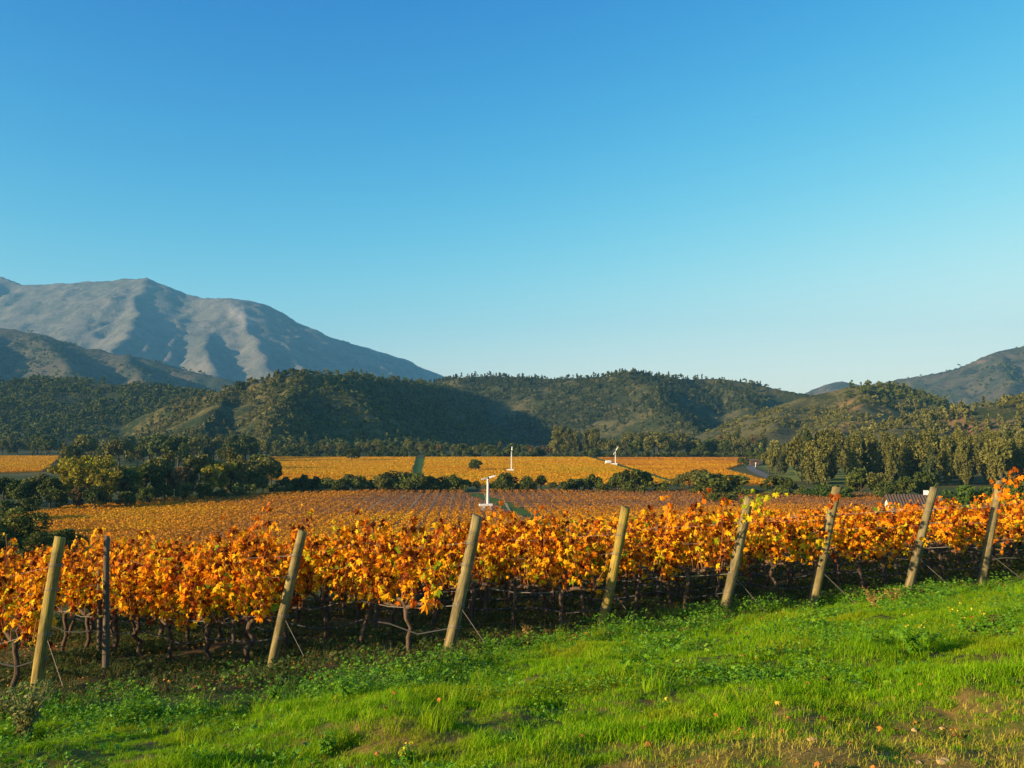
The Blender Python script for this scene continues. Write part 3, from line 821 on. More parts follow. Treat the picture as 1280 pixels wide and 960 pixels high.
# tree line at the back of the far fields
x = 345.0
while x < 960:
    Y = rng.uniform(665, 760)
    u = rng.uniform()
    key, h, look = (('oak_tree', rng.uniform(9, 14), 'dark rounded tree') if u < 0.5 else ('olive_tree', rng.uniform(12, 19), 'olive green rounded tree') if u < 0.75
                    else ('russet_tree', rng.uniform(9, 13), 'tawny bare-looking tree') if u < 0.9 else ('tall_tree', rng.uniform(13, 18), 'slim olive tree'))
    if x < 690: h *= 0.72
    tree(key, x, Y, h, where='in the tree line behind the golden vineyards', group='tree line behind the golden vineyards', look=look)
    x += rng.uniform(5, 9)
for i in range(46):
    tree('hedge_bush', 342 + i * 13.5 + rng.uniform(-4, 4), rng.uniform(648, 662), rng.uniform(4.5, 8), where='in the scrub edging the golden vineyards', group='scrub edging the golden vineyards', look='dark low bush', cat='bush')
for px in (695, 702, 710, 718, 733, 739, 745):
    tree('tall_tree', px, 690, rng.uniform(20, 25), where='in the two tall clumps at the shaded hill foot', group='tall clumps at the shaded hill foot', look='tall feathery tree')
for px, Y, h in ((805, 720, 19), (822, 740, 20), (838, 720, 18), (868, 700, 14)):
    tree('olive_tree', px, Y, h, where='among the round pale trees below the conifer ridge', group='round pale trees below the conifer ridge', look='large round olive-brown tree')
# left woods
for px, Y, h, key, look in [(8, 236, 9, 'oak_tree', 'dark rounded tree'), (30, 226, 9.5, 'oak_tree', 'dark rounded tree'), (52, 232, 11, 'olive_tree', 'olive rounded tree'), (66, 224, 9, 'oak_tree', 'dark rounded tree'), (86, 240, 14, 'autumn_tree', 'yellow-green spreading tree'), (96, 226, 11, 'autumn_tree', 'yellow-green spreading tree'), (134, 224, 12, 'autumn_tree', 'yellow-green spreading tree'), (112, 228, 14, 'autumn_tree', 'yellow-green spreading tree'), (104, 236, 15.5, 'autumn_tree', 'yellow-green spreading tree'),
        (126, 240, 17, 'autumn_tree', 'yellow-green spreading tree'), (142, 232, 13, 'olive_tree', 'olive rounded tree'), (154, 236, 12, 'oak_tree', 'dark rounded tree'), (100, 216, 8, 'russet_tree', 'tawny spreading tree'), (74, 214, 7, 'oak_tree', 'dark rounded tree'), (122, 214, 8, 'oak_tree', 'dark rounded tree'),
        (170, 246, 11, 'autumn_tree', 'yellow-green spreading tree'), (184, 252, 12, 'oak_tree', 'dark rounded tree'), (196, 258, 15, 'olive_tree', 'olive rounded tree'), (212, 262, 16, 'tall_tree', 'slim olive tree'), (226, 256, 12, 'russet_tree', 'tawny spreading tree'), (238, 262, 16, 'tall_tree', 'slim olive tree'),
        (252, 266, 15, 'olive_tree', 'olive rounded tree'), (266, 262, 11, 'autumn_tree', 'yellow-green spreading tree'), (278, 268, 12, 'autumn_tree', 'yellow-green spreading tree'), (290, 274, 16, 'tall_tree', 'slim olive tree'), (302, 272, 15, 'tall_tree', 'slim olive tree'), (314, 276, 9, 'oak_tree', 'dark rounded tree'),
        (330, 278, 7, 'olive_tree', 'olive rounded tree'), (208, 236, 7, 'oak_tree', 'dark rounded tree'), (232, 240, 6.5, 'oak_tree', 'dark rounded tree'), (256, 244, 6, 'oak_tree', 'dark rounded tree'), (280, 252, 6, 'hedge_bush', 'dark low bush'), (306, 258, 6, 'hedge_bush', 'dark low bush'),
        (334, 300, 12, 'olive_tree', 'olive rounded tree'), (326, 312, 14, 'oak_tree', 'dark rounded tree'), (340, 322, 9, 'oak_tree', 'dark rounded tree'), (318, 296, 11, 'olive_tree', 'olive rounded tree'), (-14, 226, 10, 'oak_tree', 'dark rounded tree'), (-34, 236, 12, 'olive_tree', 'olive rounded tree'), (160, 220, 6, 'oak_tree', 'dark rounded tree'), (186, 226, 6, 'oak_tree', 'dark rounded tree'), (44, 210, 6, 'hedge_bush', 'dark low bush'), (12, 208, 6, 'hedge_bush', 'dark low bush')]:
    tree(key, px, Y, h * rng.uniform(0.78, 0.96), where='in the wood left of the golden fields', group='trees of the left wood', look=look)
for i in range(60):
    px = rng.uniform(-30, 345); Y = rng.uniform(430, 700)
    key, look = [('tall_tree', 'slim olive tree'), ('olive_tree', 'olive rounded tree'), ('oak_tree', 'dark rounded tree'), ('pine_tree', 'dark conical tree')][int(rng.choice(4, p=[.35, .3, .25, .1]))]
    if px < 80 and Y < 640: Y = rng.uniform(690, 760)
    tree(key, px, Y, rng.uniform(10, 18), where='in the darker wood behind the yellow trees', group='trees behind the yellow trees', look=look)
for px, Y, h in [(-80, 180, 9), (-130, 175, 10), (-70, 150, 8), (-120, 140, 8)]:
    tree('oak_tree', px, Y, h, where='in the wood left of the golden fields', group='trees of the left wood', look='dark rounded tree')
# near bushes at the left, on the slope below the vines
for px, Y, h, key, look in [(6, 112, 6.0, 'near_bush', 'dark leafy bush'), (32, 118, 7.2, 'near_bush', 'dark leafy bush'), (-24, 108, 6.5, 'near_bush', 'dark leafy bush'), (54, 108, 4.2, 'near_bush', 'dark leafy bush'), (84, 116, 4.6, 'near_bush', 'dark leafy bush'), (24, 98, 4.0, 'near_olive_bush', 'olive leafy bush'), (70, 100, 3.4, 'near_bush', 'dark leafy bush'), (0, 92, 4.0, 'near_bush', 'dark leafy bush')]:
    tree(key, px, Y, h, where='just beyond the vines at the left edge', group='bushes below the vines at left', look=look, cat='bush')
# right stand of tall trees and the bushes before it
for i in range(120):
    px = rng.uniform(955, 1330); Y = rng.uniform(300, 430) if px > 1000 else rng.uniform(340, 460)
    u = rng.uniform()
    key, look = ('tall_tree', 'tall olive tree') if u < 0.74 else ('pine_tree', 'tall dark conical tree') if u < 0.93 else ('olive_tree', 'olive rounded tree')
    h = rng.uniform(14, 21) if px > 1000 else rng.uniform(8, 13)
    if 950 < px < 1000 and Y < 380: continue
    tree(key, px, Y, h, where='in the tall stand right of the road', group='tall stand right of the road', look=look, wide=rng.uniform(0.65, 0.95))
for px, Y, h, key in [(970, 262, 5, 'hedge_bush'), (985, 266, 5.5, 'oak_tree'), (1000, 262, 5, 'hedge_bush'), (1018, 256, 5, 'fresh_bush'), (1034, 250, 5.5, 'fresh_bush'), (1052, 246, 4.5, 'fresh_bush'), (1075, 252, 9, 'oak_tree'), (1092, 250, 8, 'olive_tree'), (1110, 242, 6, 'hedge_bush'), (1130, 240, 7, 'oak_tree'), (1150, 246, 8, 'oak_tree'),
                      (1170, 180, 6.0, 'fresh_bush'), (1192, 175, 6.2, 'fresh_bush'), (1214, 168, 7.2, 'fresh_bush'), (1236, 170, 6.5, 'fresh_bush'), (1262, 165, 7.0, 'fresh_bush'), (1290, 165, 7.0, 'oak_tree')]:
    tree(key, px, Y, h, where='in front of the tall stand at right', group='bushes in front of the right stand', look='bright green rounded bush' if key == 'fresh_bush' else 'dark green rounded tree', cat='bush' if 'bush' in key else 'tree')
for px, Y, h in [(926, 500, 5), (932, 492, 7), (938, 505, 5.5), (948, 520, 6), (957, 510, 8)]:
    tree('pine_tree' if h > 6 else 'oak_tree', px, Y, h, where='in the small clump at the road bend', group='small clump at the road bend', look='dark little tree')
# crest trees of the shaded hill
for px, py, Y, h in [(297, 481, 958, 12), (346, 468, 950, 9), (356, 465, 950, 9), (364, 463, 950, 10), (371, 464, 950, 8), (318, 475, 955, 6)]:
    tree('oak_tree', px, Y, h, where='on the crest of the shaded hill', group='crest trees of the shaded hill', look='dark tree silhouetted')
def finish_tree_labels():
    by = {}
    for g_, x_, r, look, where in TREES: by.setdefault((where, look), []).append((x_, r))
    for (where, look), l in by.items():
        l.sort(key=lambda e: e[0])
        for i, (x_, r) in enumerate(l):
            r['label'] = f'{look}, {ordinal(i + 1)} from left {where}'
finish_tree_labels()

# ---- hillside woods (stuff): many small trees in one object per hill
def far_tree(kind, rng):
    cs, rs, sq, th, tr = tree_shape(kind, 1.0, rng)
    pick = rng.choice(len(cs), min(len(cs), 11), False)
    V, F, A = leaf_cloud(rng, [cs[i] for i in pick], [rs[i] * 1.25 for i in pick], 9, 0.14, sq)
    return V, F, A
FAR = {k: [far_tree(k, np.random.default_rng(70 + i)) for i in range(6)] for k in ('round', 'tall', 'pine', 'bush')}
def hill_wood(key, name, n, kinds, hrange, mat, label, xr, yr, dens=None, seed=1):
    r2 = np.random.default_rng(seed)
    h = HILLS[key]
    px = r2.uniform(xr[0], xr[1], n * 5); Y = np.sqrt(r2.uniform(yr[0] ** 2, yr[1] ** 2, n * 5)); X = (px - 640) / F_PX * Y
    Z = terrain(X, Y); hz = h.h(X, Y)
    ok = (hz >= Z - 0.5) & (hz > 0.5)
    if dens is not None: ok &= r2.uniform(size=len(X)) < dens(X, Y, px)
    X, Y, Z = X[ok][:n], Y[ok][:n], Z[ok][:n]
    mbV = []; mbF = []; mbA = []; o = 0
    for x_, y_, z_ in zip(X, Y, Z):
        k = kinds[int(r2.choice(len(kinds)))]
        V, F, A = FAR[k][int(r2.integers(6))]
        a = r2.uniform(0, 6.28); s = r2.uniform(*hrange) * (0.55 if k == 'bush' else 0.8 if k == 'round' else 1.0)
        c_, s_ = math.cos(a) * s, math.sin(a) * s
        W = np.column_stack([V[:, 0] * c_ - V[:, 1] * s_ + x_, V[:, 0] * s_ + V[:, 1] * c_ + y_, V[:, 2] * s + z_ - 0.4])
        mbV.append(W); mbF.append(F + o); o += len(V); mbA.append(np.clip(A + r2.normal(0, 0.18), 0, 1))
    me = make_mesh(name, np.concatenate(mbV), [np.concatenate(mbF)], {'rnd': np.concatenate(mbA)})
    tag(obj(name, me, mat), label, 'woodland', kind='stuff')
def patchy(sc, lo, hi, seed=0.0):
    return lambda X, Y, px: np.clip((fbm(X * sc + seed, Y * sc - seed, 4) - lo) / (hi - lo), 0.02, 1)
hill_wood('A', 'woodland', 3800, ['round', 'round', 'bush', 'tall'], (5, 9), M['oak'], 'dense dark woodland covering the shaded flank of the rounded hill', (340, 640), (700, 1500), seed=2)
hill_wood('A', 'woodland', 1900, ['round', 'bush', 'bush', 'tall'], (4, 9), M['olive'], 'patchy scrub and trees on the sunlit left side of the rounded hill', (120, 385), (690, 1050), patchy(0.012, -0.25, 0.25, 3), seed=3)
hill_wood('B', 'woodland', 4000, ['pine', 'pine', 'tall', 'round', 'bush'], (5, 10), M['pine'], 'conifer woodland covering the long middle ridge', (500, 960), (900, 1700), patchy(0.008, -0.5, 0.15, 8), seed=4)
hill_wood('B', 'woodland', 1300, ['round', 'bush', 'bush'], (5, 9), M['olive'], 'olive scrub scattered over the long middle ridge', (640, 1090), (900, 1700), seed=5)
hill_wood('C', 'woodland', 2000, ['bush', 'bush', 'round', 'tall'], (4, 8), M['olive'], 'scrub dotted over the dry grassy hill', (880, 1210), (640, 1250), patchy(0.012, -0.1, 0.35, 1), seed=6)
hill_wood('C', 'woodland', 520, ['round', 'tall', 'bush'], (6, 10), M['oak'], 'dark woodland capping the knoll of the dry hill', (1055, 1185), (900, 1250), seed=7)
hill_wood('D', 'woodland', 1300, ['tall', 'tall', 'round', 'bush', 'pine', 'bush'], (4, 10), M['olive'], 'mixed woodland on the nearer right slope', (960, 1420), (430, 800), patchy(0.014, -0.2, 0.35, 6), seed=8)
hill_wood('L1', 'woodland', 3800, ['round', 'round', 'tall', 'bush'], (6, 12), M['oak'], 'dark woodland over the low rise below the left mountain', (-80, 345), (760, 1400), patchy(0.008, -0.6, 0.1, 2), seed=9)
hill_wood('M3', 'woodland', 420, ['bush', 'round'], (10, 20), M['oak'], 'scattered scrub along the slopes of the right mountain', (1075, 1320), (2400, 3500), patchy(0.003, -0.2, 0.4, 2), seed=10)
hill_wood('M2', 'woodland', 900, ['bush', 'round'], (9, 17), M['oak'], 'scrub woodland over the ridge before the left mountain', (-40, 345), (2200, 3100), patchy(0.003, -0.3, 0.3, 4), seed=12)

# ------------------------------------------------------------------ frost fans, tank, house
def frost_fan(px, base_y, top_y, blade_ang, yaw, label, engine=True, blade_len=1.9):
    Y = CAM_Z * F_PX / (base_y - 538.0); X = (px - 640) / F_PX * Y
    z = tz(X, Y); H = (base_y - top_y) * Y / F_PX
    r = empty('frost_fan', (X, Y, z), yaw)
    tag(r, label, 'frost fan', 'white frost fans in the vineyards')
    mb = MB(); mb.tube([(0, 0, -0.3), (0, 0, H * 0.5), (0, 0, H)], [0.34, 0.30, 0.26], 14)
    mb.tube([(0, 0, 0), (0, 0, 0.18)], [0.7, 0.7], 14)
    obj('tower', mb.mesh('tower', False), M['white'], r)
    mb = MB(); mb.tube([(0, 0.55, H + 0.2), (0, -0.2, H + 0.25), (0, -0.75, H + 0.32)], [0.22, 0.3, 0.16], 10)
    obj('gearbox', mb.mesh('gearbox'), M['dark'], r)
    for k in (0, 1):
        a = blade_ang + k * math.pi
        d = np.array([math.cos(a), 0, math.sin(a)]); n_ = np.array([-math.sin(a), 0, math.cos(a)])
        V = []; t = np.linspace(0.08, 1, 7)
        for tt in t:
            c = np.array([0, -0.8, H + 0.34]) + d * tt * blade_len; w = 0.20 * (1.15 - 0.35 * tt); tw = 0.5 * (1 - tt)
            for sx, sy in ((-1, -0.05), (1, -0.05), (1, 0.05), (-1, 0.05)):
                V.append(c + n_ * sx * w * math.cos(tw) + np.array([0, 1, 0]) * (sy + sx * w * math.sin(tw)))
        q = [(i * 4 + j, i * 4 + (j + 1) % 4, (i + 1) * 4 + (j + 1) % 4, (i + 1) * 4 + j) for i in range(6) for j in range(4)] + [(3, 2, 1, 0), (24, 25, 26, 27)]
        mb = MB(); mb.add(np.array(V), [np.array(q)])
        obj('blade', mb.mesh('blade'), M['white'], r)
    if engine:
        mb = MB(); mb.box((-0.7, -0.9, 1.25), (3.3, 0.9, 0.5)); mb.box((-0.7, -0.9, 0.52), (2.7, 0.7, 0.94)); mb.box((-0.7, -0.9, 0.03), (3.0, 1.0, 0.08))
        obj('engine_housing', mb.mesh('engine_housing'), M['white'], r)
        mb = MB(); mb.tube([(-1.8, -0.9, 1.45), (-1.8, -0.9, 2.0), (-1.9, -0.9, 2.1)], 0.06, 8); obj('exhaust', mb.mesh('exhaust'), M['dark'], r)
    mb = MB()
    for sx in (-0.17, 0.17): mb.tube([(sx, -0.36, 0.3), (sx, -0.36, H - 0.3)], 0.02, 5)
    for k in range(int(H / 0.45)): mb.tube([(-0.17, -0.36, 0.4 + 0.45 * k), (0.17, -0.36, 0.4 + 0.45 * k)], 0.016, 5)
    obj('ladder', mb.mesh('ladder'), M['grey_post'], r)
    return r
frost_fan(610, 637, 599, R(14), R(12), 'nearest white frost fan, its low white engine housing showing above the vines')
frost_fan(639.5, 590, 564, R(86), R(4), 'slim white frost fan on the golden vineyard right of the lone tree', blade_len=2.0)
frost_fan(769, 582, 564, R(58), R(0), 'white frost fan with a slanting blade near a white tank', blade_len=2.7)
def tank():
    Y = CAM_Z * F_PX / 43.0; X = (760 - 640) / F_PX * Y
    r = empty('water_tank', (X, Y, tz(X, Y)), 0.2); tag(r, 'white water tank lying on a low stand beside the slanting frost fan', 'tank')
    mb = MB(); mb.tube([(-1.7, 0, 1.6), (-1.5, 0, 1.6), (1.5, 0, 1.6), (1.7, 0, 1.6)], [0.7, 1.0, 1.0, 0.7], 16); mb.tube([(0, 0, 2.5), (0, 0, 2.75)], 0.3, 10)
    obj('vessel', mb.mesh('vessel'), M['white'], r)
    mb = MB()
    for x_ in (-1.1, 1.1):
        mb.box((x_, 0, 0.3), (0.2, 1.6, 0.65))
    obj('stand', mb.mesh('stand'), M['dark'], r)
tank()
# small dark shelters and a white marker post by the road bend
def shelter(px, Y, w, label):
    X = (px - 640) / F_PX * Y
    r = empty('shelter', (X, Y, tz(X, Y)), 0.1); tag(r, label, 'shelter')
    mb = MB(); mb.box((0, 0, 1.3), (w, 3, 2.6)); obj('wall', mb.mesh('wall'), M['timber'], r)
    mb = MB(); hw_ = w / 2 + 0.3
    V = np.array([(-hw_, -1.9, 2.55), (hw_, -1.9, 2.55), (hw_, 0, 3.5), (-hw_, 0, 3.5), (-hw_, 1.9, 2.55), (hw_, 1.9, 2.55), (-hw_, -1.9, 2.7), (hw_, -1.9, 2.7), (hw_, 0, 3.65), (-hw_, 0, 3.65), (-hw_, 1.9, 2.7), (hw_, 1.9, 2.7)])
    mb.add(V, [np.array([(0, 3, 2, 1), (3, 4, 5, 2), (6, 7, 8, 9), (9, 8, 11, 10), (0, 1, 7, 6), (4, 10, 11, 5), (0, 6, 9, 3), (3, 9, 10, 4), (1, 2, 8, 7), (2, 5, 11, 8)])])
    obj('roof', mb.mesh('roof'), M['tile'], r)
    mb = MB(); mb.box((0.3, -1.52, 1.0), (1.0, 0.06, 2.0)); obj('door', mb.mesh('door'), M['dark'], r)
shelter(941, 500, 5.0, 'low dark shed at the bend of the grey road')
def marker():
    X, Y = gxy(944.5, 584); r = MB()
    r.tube([(0, 0, -0.2), (0, 0, 2.6)], 0.16, 8); r.box((0, -0.2, 2.2), (0.7, 0.06, 0.7))
    o = obj('road_marker', r.mesh('road_marker'), M['white'], None, (X, Y, tz(X, Y))); tag(o, 'pale marker post beside the bend of the grey road', 'marker post')
marker()
def leaning_pole():
    X, Y = gxy(488, 616); m = MB(); m.tube([(0, 0, -0.2), (-1.2, 0, 5.0)], [0.09, 0.06], 6)
    tag(obj('pole', m.mesh('pole'), M['grey_post'], None, (X, Y, tz(X, Y))), 'thin grey pole leaning before the dark hedge line', 'pole')
leaning_pole()
def house(px, Y, w, label, rz):
    X = (px - 640) / F_PX * Y
    r = empty('farmhouse', (X, Y, tz(X, Y)), rz); tag(r, label, 'house')
    d, h = 6.0, 2.9
    mb = MB(); mb.box((0, 0, h / 2), (w, d, h)); 
    mb.add([(-w / 2, -d / 2, h), (-w / 2, d / 2, h), (-w / 2, 0, h + 1.25), (w / 2, -d / 2, h), (w / 2, d / 2, h), (w / 2, 0, h + 1.25)], [np.array([(0, 1, 2), (3, 5, 4)])])
    obj('wall', mb.mesh('wall'), M['wall'], r)
    mb = MB(); hx, hy = w / 2 + 0.45, d / 2 + 0.5
    z0, z1 = h - 0.18, h + 1.33
    V = []
    for off in (0, 0.14):
        V += [(-hx, -hy, z0 + off), (hx, -hy, z0 + off), (hx, 0, z1 + off), (-hx, 0, z1 + off), (-hx, hy, z0 + off), (hx, hy, z0 + off)]
    mb.add(np.array(V), [np.array([(0, 3, 2, 1), (3, 4, 5, 2), (6, 7, 8, 9), (9, 8, 11, 10), (0, 1, 7, 6), (4, 10, 11, 5), (0, 6, 9, 3), (3, 9, 10, 4), (1, 2, 8, 7), (2, 5, 11, 8)])])
    for i in range(int(w / 0.4)):
        x_ = -hx + 0.2 + i * 0.4
        mb.tube([(x_, -hy, z0 + 0.16), (x_, 0, z1 + 0.16)], 0.09, 6); 
    rf = obj('roof', mb.mesh('roof'), M['tile'], r)
    mb = MB(); mb.box((w * 0.3, 0.8, z1 + 0.3), (0.6, 0.6, 0.9)); obj('chimney', mb.mesh('chimney'), M['wall'], rf)
    for x_ in (-w * 0.32, w * 0.08, w * 0.36):
        mb = MB(); mb.box((x_, -d / 2 - 0.01, 1.6), (1.1, 0.08, 1.1)); wi = obj('window', mb.mesh('window'), M['glass'], r)
        mb = MB()
        for dx, dz, sx, sz in ((0, 0.6, 1.34, 0.1), (0, -0.6, 1.34, 0.1), (-0.61, 0, 0.1, 1.1), (0.61, 0, 0.1, 1.1), (0, 0, 0.06, 1.1)):
            mb.box((x_ + dx, -d / 2 - 0.03, 1.6 + dz), (sx, 0.12, sz))
        obj('frame', mb.mesh('frame'), M['timber'], wi)
    mb = MB(); mb.box((-w * 0.12, -d / 2 - 0.02, 1.0), (1.0, 0.08, 2.0)); obj('door', mb.mesh('door'), M['timber'], r)
house(1138, 127, 6.6, 'low white house with a brown tiled roof half hidden behind the vines', R(-14))

# ------------------------------------------------------------------ near vineyard
def leaf_outline():
    pol = [(0, 1.08), (14, 0.74), (30, 0.58), (50, 0.98), (64, 0.70), (80, 0.52), (100, 0.82), (124, 0.56), (150, 0.50), (172, 0.20)]
    pts = [(0.0, -0.05)]
    ring = [(r * math.sin(R(a)), r * math.cos(R(a))) for a, r in pol]
    ring += [(-x_, y_) for x_, y_ in ring[1:]][::-1]
    return np.array([(0.0, 0.0)] + ring)
LO = leaf_outline()
LF = np.array([(0, i, i + 1) for i in range(1, len(LO) - 1)] + [(0, len(LO) - 1, 1)])
def leaves(C, normal, tip, size, rng, curl=0.35):
    """many lobed leaves; arrays (n,3)"""
    n = len(C)
    nn = normal / (np.linalg.norm(normal, axis=1)[:, None] + 1e-9)
    t = tip - nn * (tip * nn).sum(1)[:, None]; t /= np.linalg.norm(t, axis=1)[:, None] + 1e-9
    s_ = np.cross(t, nn)
    x_ = LO[:, 0][None, :]; y_ = LO[:, 1][None, :]
    fold = rng.uniform(0.05, curl * 1.8, (n, 1)); droop = rng.uniform(-0.2, curl * 1.6, (n, 1)); wav = rng.uniform(-0.15, 0.15, (n, len(LO)))
    h = -fold * np.abs(x_) * 0.9 - droop * (y_ ** 2) * 0.6 + wav * (np.hypot(x_, y_) > 0.1)
    sz = size[:, None, None]
    V = C[:, None, :] + sz * (x_[:, :, None] * s_[:, None, :] + y_[:, :, None] * t[:, None, :] + h[:, :, None] * nn[:, None, :])
    F = (LF[None] + (np.arange(n) * len(LO))[:, None, None]).reshape(-1, 3)
    return V.reshape(-1, 3), F

SPC = 0.98
def vine_proto(seed, cmax=1.5, arm=0.74, low=0.92):
    r2 = np.random.default_rng(seed)
    trunk = MB()
    lean = r2.normal(0, 0.07); top = np.array([lean, r2.normal(0, 0.03), arm + r2.normal(0, 0.03)])
    n = 7; pts = np.array([np.array([0, 0, -0.12]) + (top - np.array([0, 0, -0.12])) * t for t in np.linspace(0, 1, n)]); pts[1:-1, :2] += r2.normal(0, 0.028, (n - 2, 2))
    trunk.tube(pts, np.array([0.052, 0.046, 0.040, 0.042, 0.036, 0.040, 0.044]) * r2.uniform(0.85, 1.15), 8)
    arms = []
    for sgn in (-1, 1):
        L = 0.60 + r2.uniform(-0.05, 0.1); m = 6
        ap = np.array([[top[0] + sgn * L * t, top[1] + r2.normal(0, 0.018), top[2] + 0.09 * math.sin(min(1, t * 2.2) * 1.57) + r2.normal(0, 0.014)] for t in np.linspace(0, 1, m)])
        ap[0] = top
        trunk.tube(ap, np.linspace(0.034, 0.015, m) * r2.uniform(0.9, 1.2), 7)
        arms.append(ap)
    canes = MB(); LC = []; LN = []; LT = []; LS = []; LA = []
    nc = 19
    for i in range(nc):
        ap = arms[i % 2]; k = r2.uniform(0.08, 1) * (len(ap) - 1); b = ap[int(k)] + (ap[min(int(k) + 1, len(ap) - 1)] - ap[int(k)]) * (k % 1)
        Hc = r2.uniform(0.5, 1.0) * cmax * (1.12 if i == 3 else 1.0); m = 8
        dx, dy = r2.normal(0, 0.16), r2.normal(0, 0.17)
        cp = []
        for t in np.linspace(0, 1, m):
            cp.append(b + np.array([dx * t + 0.05 * math.sin(3 * t + i), dy * t * (1 + 0.5 * t) + 0.04 * math.sin(4 * t + 2 * i), Hc * (t - 0.10 * t * t * (1 if i % 4 else 2.4))]))
        cp = np.array(cp); cp[1:] += r2.normal(0, 0.012, (m - 1, 3))
        canes.tube(cp, np.linspace(0.0075, 0.0035, m), 5, False)
        nl = int(Hc / 0.048)
        for j in range(nl):
            t = (j + r2.uniform(0, 1)) / nl
            if r2.uniform() < (low - 1.9 * t if t < 0.40 else 0.16): continue
            q = t * (m - 1); p = cp[int(q)] + (cp[min(int(q) + 1, m - 1)] - cp[int(q)]) * (q % 1)
            for _ in range(1 if r2.uniform() < 0.45 else 2):
                side = r2.choice((-1, 1)); off = np.array([r2.normal(0, 0.06), side * abs(r2.normal(0.05, 0.05)), r2.normal(-0.01, 0.04)])
                LC.append(p + off); LN.append(np.array([r2.normal(0, 0.75), side * r2.uniform(0.1, 1.0), r2.uniform(-0.3, 1.0)]))
                LT.append(np.array([r2.normal(0, 0.45), side * 0.35, -1 + r2.normal(0, 0.35)]))
                LS.append(r2.choice((r2.uniform(0.03, 0.055), r2.uniform(0.05, 0.085), r2.uniform(0.07, 0.10)), p=(0.45, 0.45, 0.10))); hgt = p[2]
                base = 0.46 + (0.13 if hgt < 1.4 else 0.0) + (0.10 if i % 5 == 0 else 0)
                a = base + r2.normal(0, 0.19)
                if r2.uniform() < 0.24: a = r2.uniform(0.0, 0.22)
                LA.append(np.clip(a, 0, 1))
    V, F = leaves(np.array(LC), np.array(LN), np.array(LT), np.array(LS), r2, 0.62)
    lm = make_mesh('vine_foliage', V, [F], {'rnd': np.repeat(LA, len(LO))}); lm.materials.append(M['vine_leaf'])
    tm = trunk.mesh('vine_trunk', True); tm.materials.append(M['bark'])
    cm = canes.mesh('vine_canes'); cm.materials.append(M['cane'])
    return tm, cm, lm
VINES = [[vine_proto(100 + i, 1.42, 0.66, 0.72) for i in range(8)], [vine_proto(120 + i, 1.32, 0.70, 0.80) for i in range(6)], [vine_proto(140 + i, 1.12) for i in range(8)]]

# leaning end posts: base pixel, top pixel, distance, words
POSTS = [((45, 868), (75, 672), 11.0, 'leaning post at the left edge'),
         ((340, 826), (377, 664), 12.3, 'leaning post left of centre'),
         ((560, 838), (596, 645), 12.0, 'tallest leaning post'),
         ((750, 792), (782, 634), 13.6, 'leaning post right of the tallest'),
         ((903, 768), (937, 622), 14.4, 'post wrapped in green leaves'),
         ((1013, 752), (1047, 609), 15.2, 'post with a red leaf'),
         ((1133, 742), (1168, 610), 16.0, 'post before the white house'),
         ((1226, 732), (1250, 602), 16.8, 'rightmost leaning post')]
ROWDIR = np.array([-0.77, 0.64]); ROWDIR /= np.linalg.norm(ROWDIR)
ROWANG = math.atan2(ROWDIR[1], ROWDIR[0])
rows = []
for (b, t_, Y, words) in POSTS:
    p = at(b[0], b[1], Y); rows.append((np.array([p[0], p[1]]), words))
for k in range(1, 6):
    rows.append((np.array([rows[7][0][0] + 2.25 * k, rows[7][0][1] + 0.8 * k]), None))

